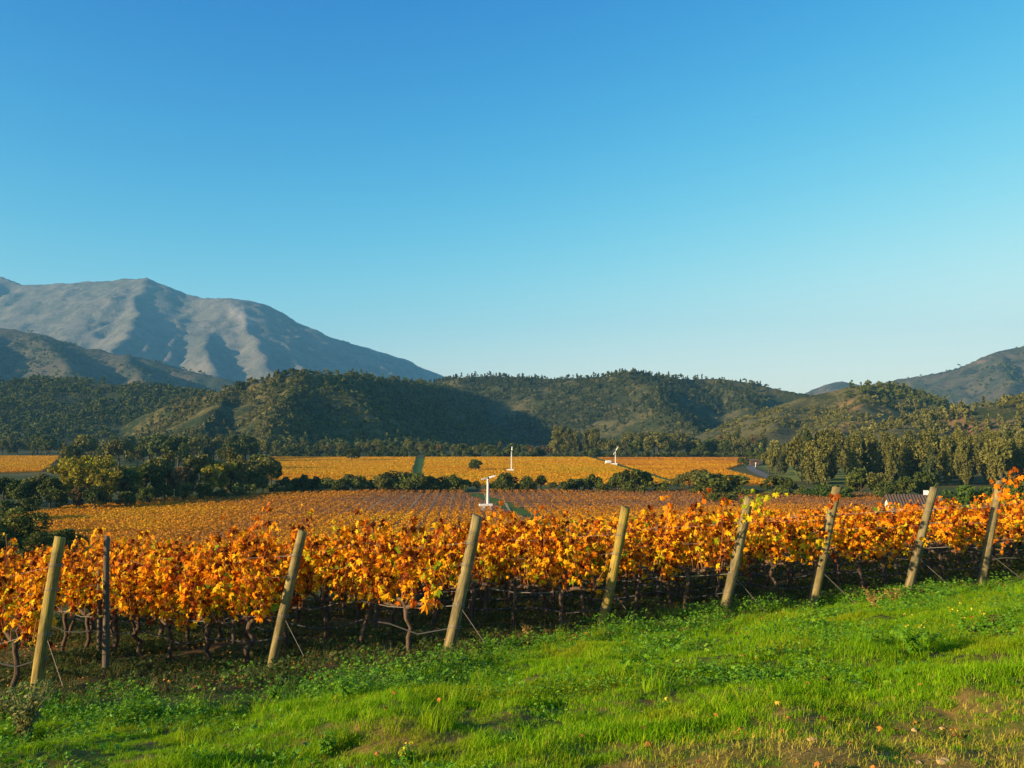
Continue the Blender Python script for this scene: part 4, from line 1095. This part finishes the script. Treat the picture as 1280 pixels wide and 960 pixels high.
def end_post(i):
    b, t_, Y, words = POSTS[i]
    p0 = at(b[0], b[1], Y); gz = float(ground(p0[0], p0[1]))
    top = at(t_[0], t_[1], Y + 0.05)
    base = np.array([p0[0], p0[1], gz]); ax = top - base; L = np.linalg.norm(ax); axn = ax / L
    r = empty('end_post', base); r.rotation_mode = 'QUATERNION'; r.rotation_quaternion = Vector(axn).to_track_quat('Z', 'X')
    extra = ['weathered yellowish post with a notched top, standing lowest at the left edge of the vines', 'slim leaning wooden post between the thin grey post and the tallest post', 'tallest leaning wooden post, with wire wound low around its dark cracked shaft',
             'leaning wooden post with a split dark top, right of the tallest one', 'leaning wooden post whose top is wrapped in green and yellow vine leaves', 'leaning wooden post with a red and yellow leaf on its top', 'leaning wooden post standing in front of the white house', 'rightmost leaning wooden post, an orange leaf on its top'][i]
    tag(r, extra, 'post', 'leaning end posts of the vine rows')
    mb = MB(); r2 = np.random.default_rng(40 + i); rad = (0.074, 0.070, 0.080, 0.076, 0.080, 0.080, 0.076, 0.076)[i]
    zs = np.linspace(-0.35, L, 16); n = 14; ang = np.arange(n) * 2 * np.pi / n
    lob = 1 + 0.035 * np.sin(2 * ang + r2.uniform(0, 6)) + 0.02 * np.sin(5 * ang + r2.uniform(0, 6))
    V = []
    for k, z in enumerate(zs):
        w = rad * (1.05 - 0.10 * (z / L)) * (1 + r2.normal(0, 0.012)); off = 0.012 * np.array([math.sin(z * 1.7 + i), math.cos(z * 1.3 + i)])
        zz = np.full(n, z)
        if k == len(zs) - 1: zz = z + 0.012 * np.sin(ang + i) + r2.normal(0, 0.005, n)
        V.append(np.column_stack([off[0] + w * lob * np.cos(ang), off[1] + w * lob * np.sin(ang), zz]))
    wtop = V[-1].copy(); c = wtop.mean(0); V.append(c + (wtop - c) * 0.82 + np.array([0, 0, 0.008]))
    V = np.concatenate(V); m = len(zs) + 1
    q = np.array([(a * n + j, a * n + (j + 1) % n, (a + 1) * n + (j + 1) % n, (a + 1) * n + j) for a in range(m - 1) for j in range(n)])
    mb.add(V, [q, np.array([[(m - 1) * n + j for j in range(n)]])])
    obj('pole', mb.mesh('pole', True), M['post'], r)
    # wire wound round the pole where the row wires end
    for hz in (0.40, 0.70 if i < 5 else 0.78, 1.25, min(1.55, L - 0.12)):
        mb = MB(); a = np.linspace(0, 4 * np.pi, 33); rr = rad * 1.08
        mb.tube(np.column_stack([rr * np.cos(a), rr * np.sin(a), hz + 0.004 * a + 0.01 * np.sin(a)]), 0.0045, 5, False)
        obj('wire_wrap', mb.mesh('wire_wrap'), M['wire'], r)
    # anchor wire from the pole down to the ground behind it
    qi = Vector(axn).to_track_quat('Z', 'X').inverted()
    s0 = base + axn * 0.72
    d = np.array([-ROWDIR[0], -ROWDIR[1]]); e2 = base[:2] + d * 0.72 + ax[:2] * 0.25
    e = np.array([e2[0], e2[1], float(ground(*e2)) - 0.05])
    pts = [s0 + (e - s0) * t for t in np.linspace(0, 1, 6)]
    mb = MB(); mb.tube([tuple(qi @ Vector(p - base)) for p in pts], 0.0032, 6)
    obj('anchor_wire', mb.mesh('anchor_wire'), M['wire'], r)
for i in range(len(POSTS)): end_post(i)

# vines along the rows
r3 = np.random.default_rng(77)
LOOKS = ['golden', 'orange', 'amber', 'rust-tinged', 'yellow-orange']
GREY_SPOTS = []
for ri, (p0, words) in enumerate(rows):
    nv = 16 if ri > 0 else 5
    for k in range(nv):
        q = p0 + ROWDIR * (0.75 + SPC * k + r3.normal(0, 0.04))
        z = float(ground(*q))
        px, py = project((q[0], q[1], z + 1.2))
        if px < -130 or px > 1400: continue
        kinds = VINES[0 if ri < 3 else 1 if ri < 5 else 2]; tm, cm, lm = kinds[int(r3.integers(len(kinds)))]
        rz = ROWANG + (math.pi if r3.uniform() < 0.5 else 0)
        v = empty('grapevine', (q[0], q[1], z), rz)
        sc = r3.uniform(0.92, 1.08); v.scale = (1.0, 1.0, sc * (1.0 if ri < 5 else 0.94))
        look = LOOKS[int(r3.integers(5))]
        if words: lab = f'{look} grapevine, {ordinal(k + 1)} along the row from the {words}'
        else: lab = f'{look} grapevine, number {k + 1} in the {ordinal(ri - 7)} row past the rightmost post'
        tag(v, lab, 'grapevine', 'autumn grapevines of the near rows')
        obj('trunk', tm, None, v); obj('canes', cm, None, v); obj('foliage', lm, None, v)
    # trellis: wires and drip hose that follow the ground along the row
    L = 0.75 + SPC * nv
    tr = empty('trellis', (p0[0], p0[1], float(ground(*p0))))
    tag(tr, f'trellis wires of the row from the {words}' if words else f'trellis wires of the {ordinal(ri - 7)} row past the rightmost post', 'trellis', 'trellis wires of the near rows')
    ss = np.linspace(0, L, int(L / 0.55))
    lead = POSTS[ri] if ri < 8 else None
    for nm, hz, rad, mt_ in (('drip_hose', 0.40, 0.011, 'hose'), ('wire', 0.70 if ri < 5 else 0.78, 0.0055, 'wire'), ('wire', 1.25, 0.0025, 'wire'), ('wire', 1.55, 0.0022, 'wire')):
        pts = []
        for s_ in ss:
            q = p0 + ROWDIR * s_
            dz = float(ground(*q)) - float(ground(*p0))
            lean = np.array([0.0, 0.0])
            if lead is not None and s_ < 0.01:
                b, t_, Y, _ = lead; tp = at(t_[0], t_[1], Y); bs = at(b[0], b[1], Y); lean = (tp - bs)[:2] * hz / max(0.5, tp[2] - bs[2])
            sag = 0.03 * math.sin(s_ * 3.1 + hz * 9) * (2.0 if nm == 'drip_hose' else 0.5)
            pts.append((ROWDIR[0] * s_ + lean[0], ROWDIR[1] * s_ + lean[1], hz + dz + (sag if s_ > 0.01 else 0)))
        mb = MB(); mb.tube(pts, rad, 5)
        obj(nm, mb.mesh(nm), M[mt_], tr)

# thin grey posts standing inside the rows
def row_post(x_, y_, h, rad, label, mat='grey_post', tilt=0.0):
    z = float(ground(x_, y_)); mb = MB(); r2 = np.random.default_rng(int(abs(x_ * 100 + y_ * 10)))
    pts = [(0.01 * math.sin(t * 5) + tilt * t, 0.01 * math.cos(t * 4), -0.3 + (h + 0.3) * t) for t in np.linspace(0, 1, 8)]
    mb.tube(pts, np.linspace(rad * 1.08, rad * 0.94, 8) * (1 + r2.normal(0, 0.015, 8)), 10)
    tag(obj('row_post', mb.mesh('row_post', True), M[mat], None, (x_, y_, z)), label, 'post', 'thin grey posts inside the rows')
p = at(130, 866, 12.2); g0 = float(ground(p[0], p[1])); top_z = at(132, 670, 12.2)[2]
row_post(p[0], p[1], top_z - g0, 0.042, 'thin upright dark post under an arching cane, right of the leftmost leaning post')
for ri in range(1, 10):
    for j, kk in enumerate((4, 9)):
        q = rows[ri][0] + ROWDIR * (0.75 + SPC * kk + 0.5)
        words = rows[ri][1]
        row_post(q[0], q[1], 1.65, 0.038, (f'{"nearer" if j == 0 else "farther"} thin grey post in the row from the {words}' if words else f'{"nearer" if j == 0 else "farther"} thin grey post in the {ordinal(ri - 7)} row past the rightmost post'))

# loose shoots that stand out: leaves on the posts, shoots above the canopy
def shoot(name, pts, nleaf, size, tone, label, spread=0.07, cat='vine shoot'):
    pts = np.array(pts, float); o = pts[0]; r2 = np.random.default_rng(int(abs(o[0] * 1000)) + nleaf)
    r = empty(name, o); tag(r, label, cat)
    mb = MB(); mb.tube(pts - o, np.linspace(0.007, 0.003, len(pts)), 5, False); obj('cane', mb.mesh('cane'), M['cane'], r)
    t = r2.uniform(0.15, 1, nleaf) * (len(pts) - 1); i0 = np.minimum(t.astype(int), len(pts) - 2)
    C = pts[i0] + (pts[i0 + 1] - pts[i0]) * (t - i0)[:, None] - o + r2.normal(0, spread, (nleaf, 3))
    nr = np.column_stack([r2.normal(-0.3, 0.5, nleaf), r2.uniform(-1, -0.2, nleaf), r2.uniform(-0.1, 0.8, nleaf)])
    tp = np.column_stack([r2.normal(0, 0.5, nleaf), np.full(nleaf, -0.3), r2.normal(-0.9, 0.4, nleaf)])
    V, F = leaves(C, nr, tp, size * r2.uniform(0.7, 1.2, nleaf), r2, 0.5)
    a = np.clip(r2.normal(tone, 0.07, nleaf), 0, 1)
    obj('leaf_cluster', make_mesh('leaf_cluster', V, [F], {'rnd': np.repeat(a, len(LO))}), M['vine_leaf'], r)
shoot('vine_shoot', [at(905, 690, 14.3), at(925, 650, 14.25), at(938, 628, 14.2), at(950, 618, 14.2), at(968, 624, 14.2)], 34, 0.065, 0.84, 'green and yellow vine shoot curling over the top of a leaning post', 0.10)
shoot('vine_shoot', [at(832, 668, 14.5), at(834, 640, 14.5), at(836, 612, 14.5)], 10, 0.07, 0.5, 'single orange shoot sticking up alone above the vines before the hedge line', 0.05)
shoot('vine_shoot', [at(1040, 640, 15.0), at(1043, 628, 15.0), at(1042, 616, 15.0)], 6, 0.075, 0.26, 'red and yellow leaf cluster on top of a leaning post', 0.03)
shoot('vine_shoot', [at(1245, 640, 16.6), at(1252, 610, 16.6), at(1262, 598, 16.6), at(1282, 590, 16.6)], 24, 0.08, 0.4, 'orange-red shoot over the rightmost leaning post', 0.09)
shoot('vine_shoot', [at(118, 720, 12.1), at(112, 690, 12.1), at(122, 672, 12.1), at(134, 668, 12.1), at(144, 680, 12.1), at(150, 700, 12.1)], 3, 0.06, 0.4, 'bare cane arching over the thin grey post', 0.03)
shoot('vine_shoot', [at(300, 700, 13.0), at(318, 660, 13.0), at(332, 640, 13.0), at(334, 634, 13.0)], 16, 0.07, 0.3, 'dark rust-coloured shoot rising above the canopy left of centre', 0.07)
shoot('vine_shoot', [at(480, 690, 13.0), at(466, 660, 13.0), at(450, 636, 13.0)], 3, 0.05, 0.3, 'thin bare cane poking up left of the tallest post', 0.03)
shoot('vine_shoot', [at(-5, 740, 11.8), at(8, 706, 11.8), at(14, 678, 11.8)], 4, 0.085, 0.5, 'lone orange leaf on a cane at the far left', 0.025)

# ------------------------------------------------------------------ grass, weeds, litter
def blade_tuft(seed, n, hmin, hmax, spread, width, bend=0.5):
    r2 = np.random.default_rng(seed); V = []; F = []; A = []
    for i in range(n):
        a = r2.uniform(0, 6.28); rr = spread * math.sqrt(r2.uniform()); b = np.array([rr * math.cos(a), rr * math.sin(a), -0.01])
        h = r2.uniform(hmin, hmax); w = width * r2.uniform(0.7, 1.3); d = r2.uniform(0, 6.28); dv = np.array([math.cos(d), math.sin(d), 0]); sv = np.array([-dv[1], dv[0], 0])
        bd = h * r2.uniform(0.1, bend)
        o = len(V)
        for t, ww in ((0, 1), (0.5, 0.85), (1, 0)):
            c = b + np.array([0, 0, h * (t - 0.12 * t * t)]) + dv * bd * t * t
            if ww: V += [c - sv * w * ww / 2, c + sv * w * ww / 2]
            else: V.append(c)
        F.append((o, o + 1, o + 3, o + 2)); F.append((o + 2, o + 3, o + 4, o + 4)); A += [np.clip(r2.normal(0.5, 0.2) if r2.uniform() > 0.05 else 1.0, 0, 1)] * 5
    F = np.array(F); q = F[F[:, 2] != F[:, 3]]; t = F[F[:, 2] == F[:, 3]][:, :3]
    return make_mesh('tuft', np.array(V), [q, t], {'rnd': np.array(A)})
def broad_tuft(seed, n, spread, size, hmax):
    r2 = np.random.default_rng(seed)
    a = r2.uniform(0, 6.28, n); rr = spread * np.sqrt(r2.uniform(size=n))
    C = np.column_stack([rr * np.cos(a), rr * np.sin(a), r2.uniform(0.01, hmax, n)])
    nr = np.column_stack([r2.normal(0, 0.5, n), r2.normal(0, 0.5, n), np.full(n, 1.0)])
    tp = np.column_stack([np.cos(a), np.sin(a), r2.normal(-0.1, 0.3, n)])
    V, F = leaves(C, nr, tp, size * r2.uniform(0.6, 1.3, n), r2, 0.3)
    return make_mesh('tuft', V, [F], {'rnd': np.repeat(np.clip(r2.normal(0.5, 0.22, n), 0, 1), len(LO))})

def scatter(name, meshes, mat, pts, scales, label, cat, idx=None):
    """instances of a few tuft meshes on a cloud of points: one object of stuff"""
    col = bpy.data.collections.new(name + '_kinds')
    for i, me in enumerate(meshes):
        if not me.materials: me.materials.append(mat)
        o = bpy.data.objects.new(f'{name}_{i:02d}', me); col.objects.link(o)
    me = bpy.data.meshes.new(name)
    me.vertices.add(len(pts)); me.vertices.foreach_set('co', np.asarray(pts, np.float32).ravel())
    r2 = np.random.default_rng(len(pts))
    a = me.attributes.new('sc', 'FLOAT', 'POINT'); a.data.foreach_set('value', np.asarray(scales, np.float32))
    a = me.attributes.new('rot', 'FLOAT_VECTOR', 'POINT')
    rot = np.column_stack([r2.normal(0, 0.12, len(pts)), r2.normal(0, 0.12, len(pts)), r2.uniform(0, 6.28, len(pts))]); a.data.foreach_set('vector', rot.astype(np.float32).ravel())
    a = me.attributes.new('kind_id', 'INT', 'POINT'); a.data.foreach_set('value', r2.integers(0, len(meshes), len(pts)).astype(np.int32))
    me.materials.append(mat)
    ng = bpy.data.node_groups.new(name + '_scatter', 'GeometryNodeTree')
    ng.interface.new_socket('Geometry', in_out='INPUT', socket_type='NodeSocketGeometry'); ng.interface.new_socket('Geometry', in_out='OUTPUT', socket_type='NodeSocketGeometry')
    gi = ng.nodes.new('NodeGroupInput'); go = ng.nodes.new('NodeGroupOutput'); ip = ng.nodes.new('GeometryNodeInstanceOnPoints'); ci = ng.nodes.new('GeometryNodeCollectionInfo')
    ci.inputs['Collection'].default_value = col; ci.inputs['Separate Children'].default_value = True; ci.inputs['Reset Children'].default_value = True
    def na(nm, t):
        n = ng.nodes.new('GeometryNodeInputNamedAttribute'); n.data_type = t; n.inputs['Name'].default_value = nm; return n.outputs['Attribute']
    ip.inputs['Pick Instance'].default_value = True
    ng.links.new(gi.outputs[0], ip.inputs['Points']); ng.links.new(ci.outputs[0], ip.inputs['Instance'])
    ng.links.new(na('kind_id', 'INT'), ip.inputs['Instance Index']); ng.links.new(na('rot', 'FLOAT_VECTOR'), ip.inputs['Rotation']); ng.links.new(na('sc', 'FLOAT'), ip.inputs['Scale'])
    ng.links.new(ip.outputs[0], go.inputs[0])
    o = bpy.data.objects.new(name, me); COL.objects.link(o)
    md = o.modifiers.new('scatter', 'NODES'); md.node_group = ng
    return tag(o, label, cat, kind='stuff')

r4 = np.random.default_rng(21)
def region(n, y0, y1, margin=1.2):
    n = int(n * 1.6)
    Y = np.sqrt(r4.uniform(y0 ** 2, y1 ** 2, n)); X = r4.uniform(-1, 1, n) * (0.60 * Y + margin + 3.5)
    return X, Y
def vcoord(x, y): return NRM[0] * x + NRM[1] * y
def scoord(x, y): return TAN[0] * x + TAN[1] * y
def hit(px, py):
    d = ray(px, py); t = 3.0
    for _ in range(90):
        p = np.array([0, 0, CAM_Z]) + d * t; h = p[2] - float(ground(p[0], p[1])); t += max(0.003, h * 1.2)
        if h < 0.004: break
    return p
_e = np.array([hit(*q)[:2] for q in [(-60, 912), (0, 905), (100, 895), (210, 889), (340, 877), (450, 866), (560, 846), (600, 826), (640, 812), (750, 800), (900, 779), (1010, 763), (1140, 748), (1280, 734), (1400, 722)]])
_es = _e @ TAN; _ev = _e @ NRM; _o = np.argsort(_es)
def edge_v(s): return np.interp(s, _es[_o], _ev[_o]) + 0.16 * fbm(s * 0.8, s * 0 + 3.3, 3)
# turf
X, Y = region(76000, 2.6, 19)
v = vcoord(X, Y); keep = v < edge_v(scoord(X, Y))
bare = np.clip((0.6 * fbm(X * 0.8, Y * 1.6, 4) + 0.95 * np.clip((6.0 - Y) / 1.6, -1.5, 1) * np.clip((X - 0.15) / 0.9, 0, 1) - 0.34) / 0.5, 0, 1)
keep &= r4.uniform(size=len(X)) > bare * 0.85
X, Y = X[keep], Y[keep]; lush = 0.72 + 0.5 * fbm(X * 0.5 + 4, Y * 0.9, 3) - 0.45 * bare[keep]
scl = np.clip(lush, 0.35, 1.5) * r4.uniform(0.7, 1.25, len(X))
scatter('grass', [blade_tuft(i, 44, 0.035, 0.085, 0.085, 0.0045, 0.9) for i in range(8)], M['grass'], np.column_stack([X, Y, ground(X, Y)]), scl, 'short bright green grass covering the sunny bank', 'grass')
X2, Y2 = region(9000, 3.2, 6.4, 0.4); k2 = (X2 > 0.2) & (r4.uniform(size=len(X2)) < np.clip((6.2 - Y2) / 1.2, 0, 1) * np.clip((X2 - 0.1) / 0.9, 0, 1) * 0.55); X2, Y2 = X2[k2], Y2[k2]
scatter('worn_grass', [blade_tuft(130 + i, 16, 0.02, 0.06, 0.09, 0.004, 1.2) for i in range(5)], M['dry_grass'], np.column_stack([X2, Y2, ground(X2, Y2)]), r4.uniform(0.6, 1.2, len(X2)), 'thin yellowed grass on the worn ground at bottom right', 'grass')
# longer tussocks
X, Y = region(3600, 3.2, 18); keep = (vcoord(X, Y) < edge_v(scoord(X, Y)) + 0.3) & (fbm(X * 0.9 + 9, Y * 1.3, 3) > 0.22) & ((X < 0.2) | (Y > 6.5)); X, Y = X[keep], Y[keep]
scatter('tall_grass', [blade_tuft(30 + i, 50, 0.09, 0.23, 0.10, 0.005, 0.8) for i in range(5)], M['grass'], np.column_stack([X, Y, ground(X, Y)]), r4.uniform(0.6, 1.1, len(X)), 'longer grass tussocks along the bank', 'grass')
# broad-leaved weeds in the turf and along its edge
X, Y = region(15000, 3.0, 18); v = vcoord(X, Y); e = edge_v(scoord(X, Y))
pr = np.clip((fbm(X * 0.7, Y * 0.9 + 5, 3) - 0.05) * 2.2, 0, 0.75) + 0.5 * np.exp(-((v - e) / 0.6) ** 2)
keep = (v < e + 0.5) & (r4.uniform(size=len(X)) < pr) & ((X < 0.3) | (Y > 6.3)); X, Y = X[keep], Y[keep]
scatter('leafy_weeds', [broad_tuft(50 + i, 30, 0.13, 0.0145, 0.09) for i in range(6)], M['weed'], np.column_stack([X, Y, ground(X, Y)]), np.where(r4.uniform(size=len(X)) < 0.12, r4.uniform(1.5, 2.3, len(X)), r4.uniform(0.6, 1.3, len(X))), 'low leafy weeds spread through the grass', 'weeds')
# taller broad weeds crowding the ragged edge of the turf and the feet of the posts
X, Y = region(9000, 7.0, 20); v = vcoord(X, Y); e = edge_v(scoord(X, Y))
keep = (v > e - 0.35) & (v < e + 1.3) & (fbm(X * 0.8 + 6, Y * 0.8 + 2, 3) > -0.02) & (r4.uniform(size=len(X)) < np.exp(-np.abs(v - e) / 0.8)); X, Y = X[keep], Y[keep]
scatter('edge_weeds', [broad_tuft(110 + i, 46, 0.16, 0.021, 0.26) for i in range(5)] + [blade_tuft(118 + i, 36, 0.12, 0.32, 0.12, 0.006, 0.8) for i in range(3)], M['weed'], np.column_stack([X, Y, ground(X, Y)]), r4.uniform(0.5, 1.25, len(X)), 'taller leafy weeds crowding the edge between turf and vines', 'weeds')
# shaded floor under the vines
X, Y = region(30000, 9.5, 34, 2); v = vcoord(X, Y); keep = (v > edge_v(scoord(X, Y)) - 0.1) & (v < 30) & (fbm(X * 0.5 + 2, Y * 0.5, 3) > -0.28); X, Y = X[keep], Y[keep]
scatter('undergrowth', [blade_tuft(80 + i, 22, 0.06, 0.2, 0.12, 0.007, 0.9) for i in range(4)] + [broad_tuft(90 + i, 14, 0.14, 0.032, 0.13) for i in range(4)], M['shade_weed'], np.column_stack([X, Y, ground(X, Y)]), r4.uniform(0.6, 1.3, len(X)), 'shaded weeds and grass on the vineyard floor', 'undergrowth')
# fallen leaves
def litter(n, y0, y1, fn):
    X, Y = region(n, y0, y1, 1.5); k = fn(X, Y); X, Y = X[k], Y[k]; m = len(X)
    nr = np.column_stack([r4.normal(0, 0.45, m), r4.normal(0, 0.45, m), np.ones(m)]); tp = r4.normal(size=(m, 3))
    V, F = leaves(np.column_stack([X, Y, ground(X, Y) + r4.uniform(0.015, 0.07, m)]), nr, tp, r4.uniform(0.014, 0.032, m), r4, 0.75)
    return V, F, np.repeat(r4.uniform(0, 1, m), len(LO))
V, F, A = litter(16000, 10, 30, lambda x, y: (vcoord(x, y) > edge_v(scoord(x, y)) - 0.5) & (vcoord(x, y) < 27))
tag(obj('leaf_litter', make_mesh('leaf_litter', V, [F], {'rnd': A}), M['fallen']), 'fallen brown and orange vine leaves littering the vineyard floor', 'fallen leaves', kind='stuff')
V, F, A = litter(9000, 9.5, 20, lambda x, y: (np.abs(vcoord(x, y) - edge_v(scoord(x, y)) - 0.25) < 0.45) & (fbm(x * 0.9 + 1, y * 0.9, 3) > 0.12))
tag(obj('leaf_litter', make_mesh('leaf_litter', V, [F], {'rnd': A}), M['fallen']), 'drifts of orange fallen leaves gathered along the edge of the turf', 'fallen leaves', kind='stuff')
V, F, A = litter(260, 3.4, 5.6, lambda x, y: (x > 0.3))
tag(obj('leaf_litter', make_mesh('leaf_litter', V, [F], {'rnd': A}), M['fallen']), 'dry brown leaves strewn over the worn ground at bottom right', 'fallen leaves', kind='stuff')
V, F, A = litter(500, 3.5, 13, lambda x, y: (vcoord(x, y) < edge_v(scoord(x, y))) & (fbm(x * 0.6 + 8, y * 0.8, 2) > 0.0) & ((x > -1.0) | (y > 9.5)))
tag(obj('leaf_litter', make_mesh('leaf_litter', V, [F], {'rnd': A}), M['fallen']), 'few dry fallen leaves caught in the sunny grass', 'fallen leaves', kind='stuff')

# stones on the bare patch
def stone(px, py, size, label):
    d = ray(px, py); t = 3.0
    for _ in range(60):
        p = np.array([0, 0, CAM_Z]) + d * t; h = p[2] - float(ground(p[0], p[1])); t += max(0.002, h * 1.5)
        if h < 0.003: break
    r2 = np.random.default_rng(int(px * 7 + py)); n = 60
    import bmesh
    bm = bmesh.new(); bmesh.ops.create_icosphere(bm, subdivisions=3, radius=size)
    sq = np.array([1, r2.uniform(0.6, 0.9), r2.uniform(0.35, 0.55)]); off = r2.uniform(0, 50)
    for vtx in bm.verts:
        c = np.array(vtx.co); f = 1 + 0.35 * float(noise2(c[0] / size * 1.1 + off, c[1] / size * 1.1 + c[2] / size)) + 0.12 * float(noise2(c[0] / size * 3 + off, c[2] / size * 3 + c[1] / size * 2))
        vtx.co = c * f * sq
    me = bpy.data.meshes.new('stone'); bm.to_mesh(me); bm.free()
    for pl in me.polygons: pl.use_smooth = False
    o = obj('stone', me, M['stone'], None, (p[0], p[1], p[2] + size * 0.12)); o.rotation_euler = (0, 0, r2.uniform(0, 6.28))
    tag(o, label, 'stone', 'clods and stones in the grass')
stone(1015, 926, 0.030, 'largest pale clod in the worn grass at bottom right')
stone(1036, 911, 0.022, 'pale clod behind the largest one in the worn grass')
stone(863, 915, 0.022, 'pale clod at the left of the worn grass')
stone(930, 912, 0.026, 'reddish clod between the worn grass and the green turf')
stone(1178, 911, 0.022, 'flat pale stone in the worn grass, right of the clods')
stone(1143, 913, 0.018, 'small pale stone left of the flat one')
stone(1180, 953, 0.04, 'orange clod at the bottom edge, among dry leaves')
stone(1148, 955, 0.026, 'smaller orange clod at the bottom edge')
stone(1062, 906, 0.016, 'tiny clod where the green turf begins')
stone(803, 891, 0.022, 'lone pale clod in the middle of the green turf')

# single weeds
def hit(px, py):
    d = ray(px, py); t = 3.0
    for _ in range(90):
        p = np.array([0, 0, CAM_Z]) + d * t; h = p[2] - float(ground(p[0], p[1])); t += max(0.003, h * 1.2)
        if h < 0.004: break
    return p
def weed_plant(px, py, h, label, flowers=0, mat='weed', n=10, spread=0.5):
    p = hit(px, py); r2 = np.random.default_rng(int(px * 3 + py))
    r = empty('weed_plant', (p[0], p[1], p[2] - 0.01), r2.uniform(0, 6.28)); tag(r, label, 'weed', 'taller weeds on the bank')
    st = MB(); C = []; NR = []; TP = []; S = []; tips = []
    for i in range(n):
        a = r2.uniform(0, 6.28); L = h * r2.uniform(0.6, 1.05); sp = spread * h * r2.uniform(0.2, 1)
        pts = np.array([[sp * t ** 1.4 * math.cos(a), sp * t ** 1.4 * math.sin(a), L * (t - 0.15 * t * t)] for t in np.linspace(0, 1, 5)])
        st.tube(pts, np.linspace(0.005, 0.002, 5), 5, False); tips.append(pts[-1])
        for j in range(11):
            t = r2.uniform(0.1, 1) * 3.99; q = pts[int(t)] + (pts[int(t) + 1] - pts[int(t)]) * (t % 1)
            b = r2.uniform(0, 6.28); C.append(q + 0.02 * np.array([math.cos(b), math.sin(b), 0])); NR.append([0.5 * math.cos(b), 0.5 * math.sin(b), 1]); TP.append([math.cos(b), math.sin(b), r2.normal(0, .3)]); S.append(r2.uniform(0.018, 0.045) * (1.2 - 0.7 * t / 4) * (h / 0.3) ** 0.5)
    obj('stems', st.mesh('stems'), M[mat], r)
    V, F = leaves(np.array(C), np.array(NR), np.array(TP), np.array(S), r2)
    obj('leaves', make_mesh('leaves', V, [F], {'rnd': np.repeat(np.clip(r2.normal(0.55, 0.2, len(C)), 0, 1), len(LO))}), M[mat], r)
    if flowers:
        C = np.repeat(np.array([tips[k % len(tips)] for k in range(flowers)]), 6, 0) + r2.normal(0, 0.011, (flowers * 6, 3)); V, F = quad_cloud(C, 0.012, r2, 0)
        obj('flowers', make_mesh('flowers', V, [F], {'rnd': r2.uniform(0, 1, len(V))}), M['petal'], r)
for px, py, h, lab, fl, mat, n in [(1205, 792, 0.34, 'yellow-flowered weed at the far right of the bank', 6, 'weed', 10), (1228, 790, 0.30, 'shorter yellow-flowered weed beside the far right one', 4, 'weed', 8), (1140, 818, 0.40, 'bushy upright weed with yellow tips on the right bank', 5, 'weed', 14), (1160, 808, 0.25, 'small weed just behind the bushy upright one', 2, 'weed', 8),
        (1003, 846, 0.20, 'pale glossy weed with a long shadow in the turf', 0, 'weed', 10), (828, 890, 0.14, 'weed with two yellow shoots in the middle of the turf', 3, 'weed', 7), (640, 935, 0.16, 'broad weed at the bottom of the turf, centre', 0, 'weed', 10), (410, 942, 0.16, 'dense clover-like weed at the bottom, left of centre', 0, 'weed', 14),
        (510, 955, 0.15, 'yellow-tipped weed cut by the bottom edge', 3, 'weed', 8), (345, 880, 0.30, 'leafy weed below the slim leaning post', 0, 'weed', 12), (430, 872, 0.24, 'leafy weed where the turf meets the vines, left of centre', 0, 'weed', 10), (610, 818, 0.30, 'leafy weed clump at the foot of the tallest post', 0, 'weed', 14),
        (640, 812, 0.26, 'bright leafy weed right of the tallest post', 0, 'weed', 12), (172, 900, 0.22, 'upright yellow-green weed at the left turf edge', 0, 'weed', 6), (195, 896, 0.18, 'shorter upright weed at the left turf edge', 0, 'weed', 6),
        (1092, 762, 0.42, 'dry orange-brown weed between the red-leaf post and the next', 0, 'dry', 16), (1118, 756, 0.36, 'smaller dry brown weed beside the post before the white house', 0, 'dry', 12), (1066, 752, 0.3, 'dry brown weed left of the larger dry ones', 0, 'dry', 10),
        (30, 925, 0.55, 'tangled pale weed bush at the foot of the leftmost post', 0, 'pale_weed', 26), (5, 905, 0.5, 'pale straggly weed cut by the left edge', 0, 'pale_weed', 18), (52, 890, 0.4, 'pale weed growing against the leftmost leaning post', 0, 'pale_weed', 14), (660, 800, 0.35, 'dry brown stalks beside the anchor wire of the tallest post', 0, 'dry', 10)]:
    weed_plant(px, py, h, lab, fl, mat, n)
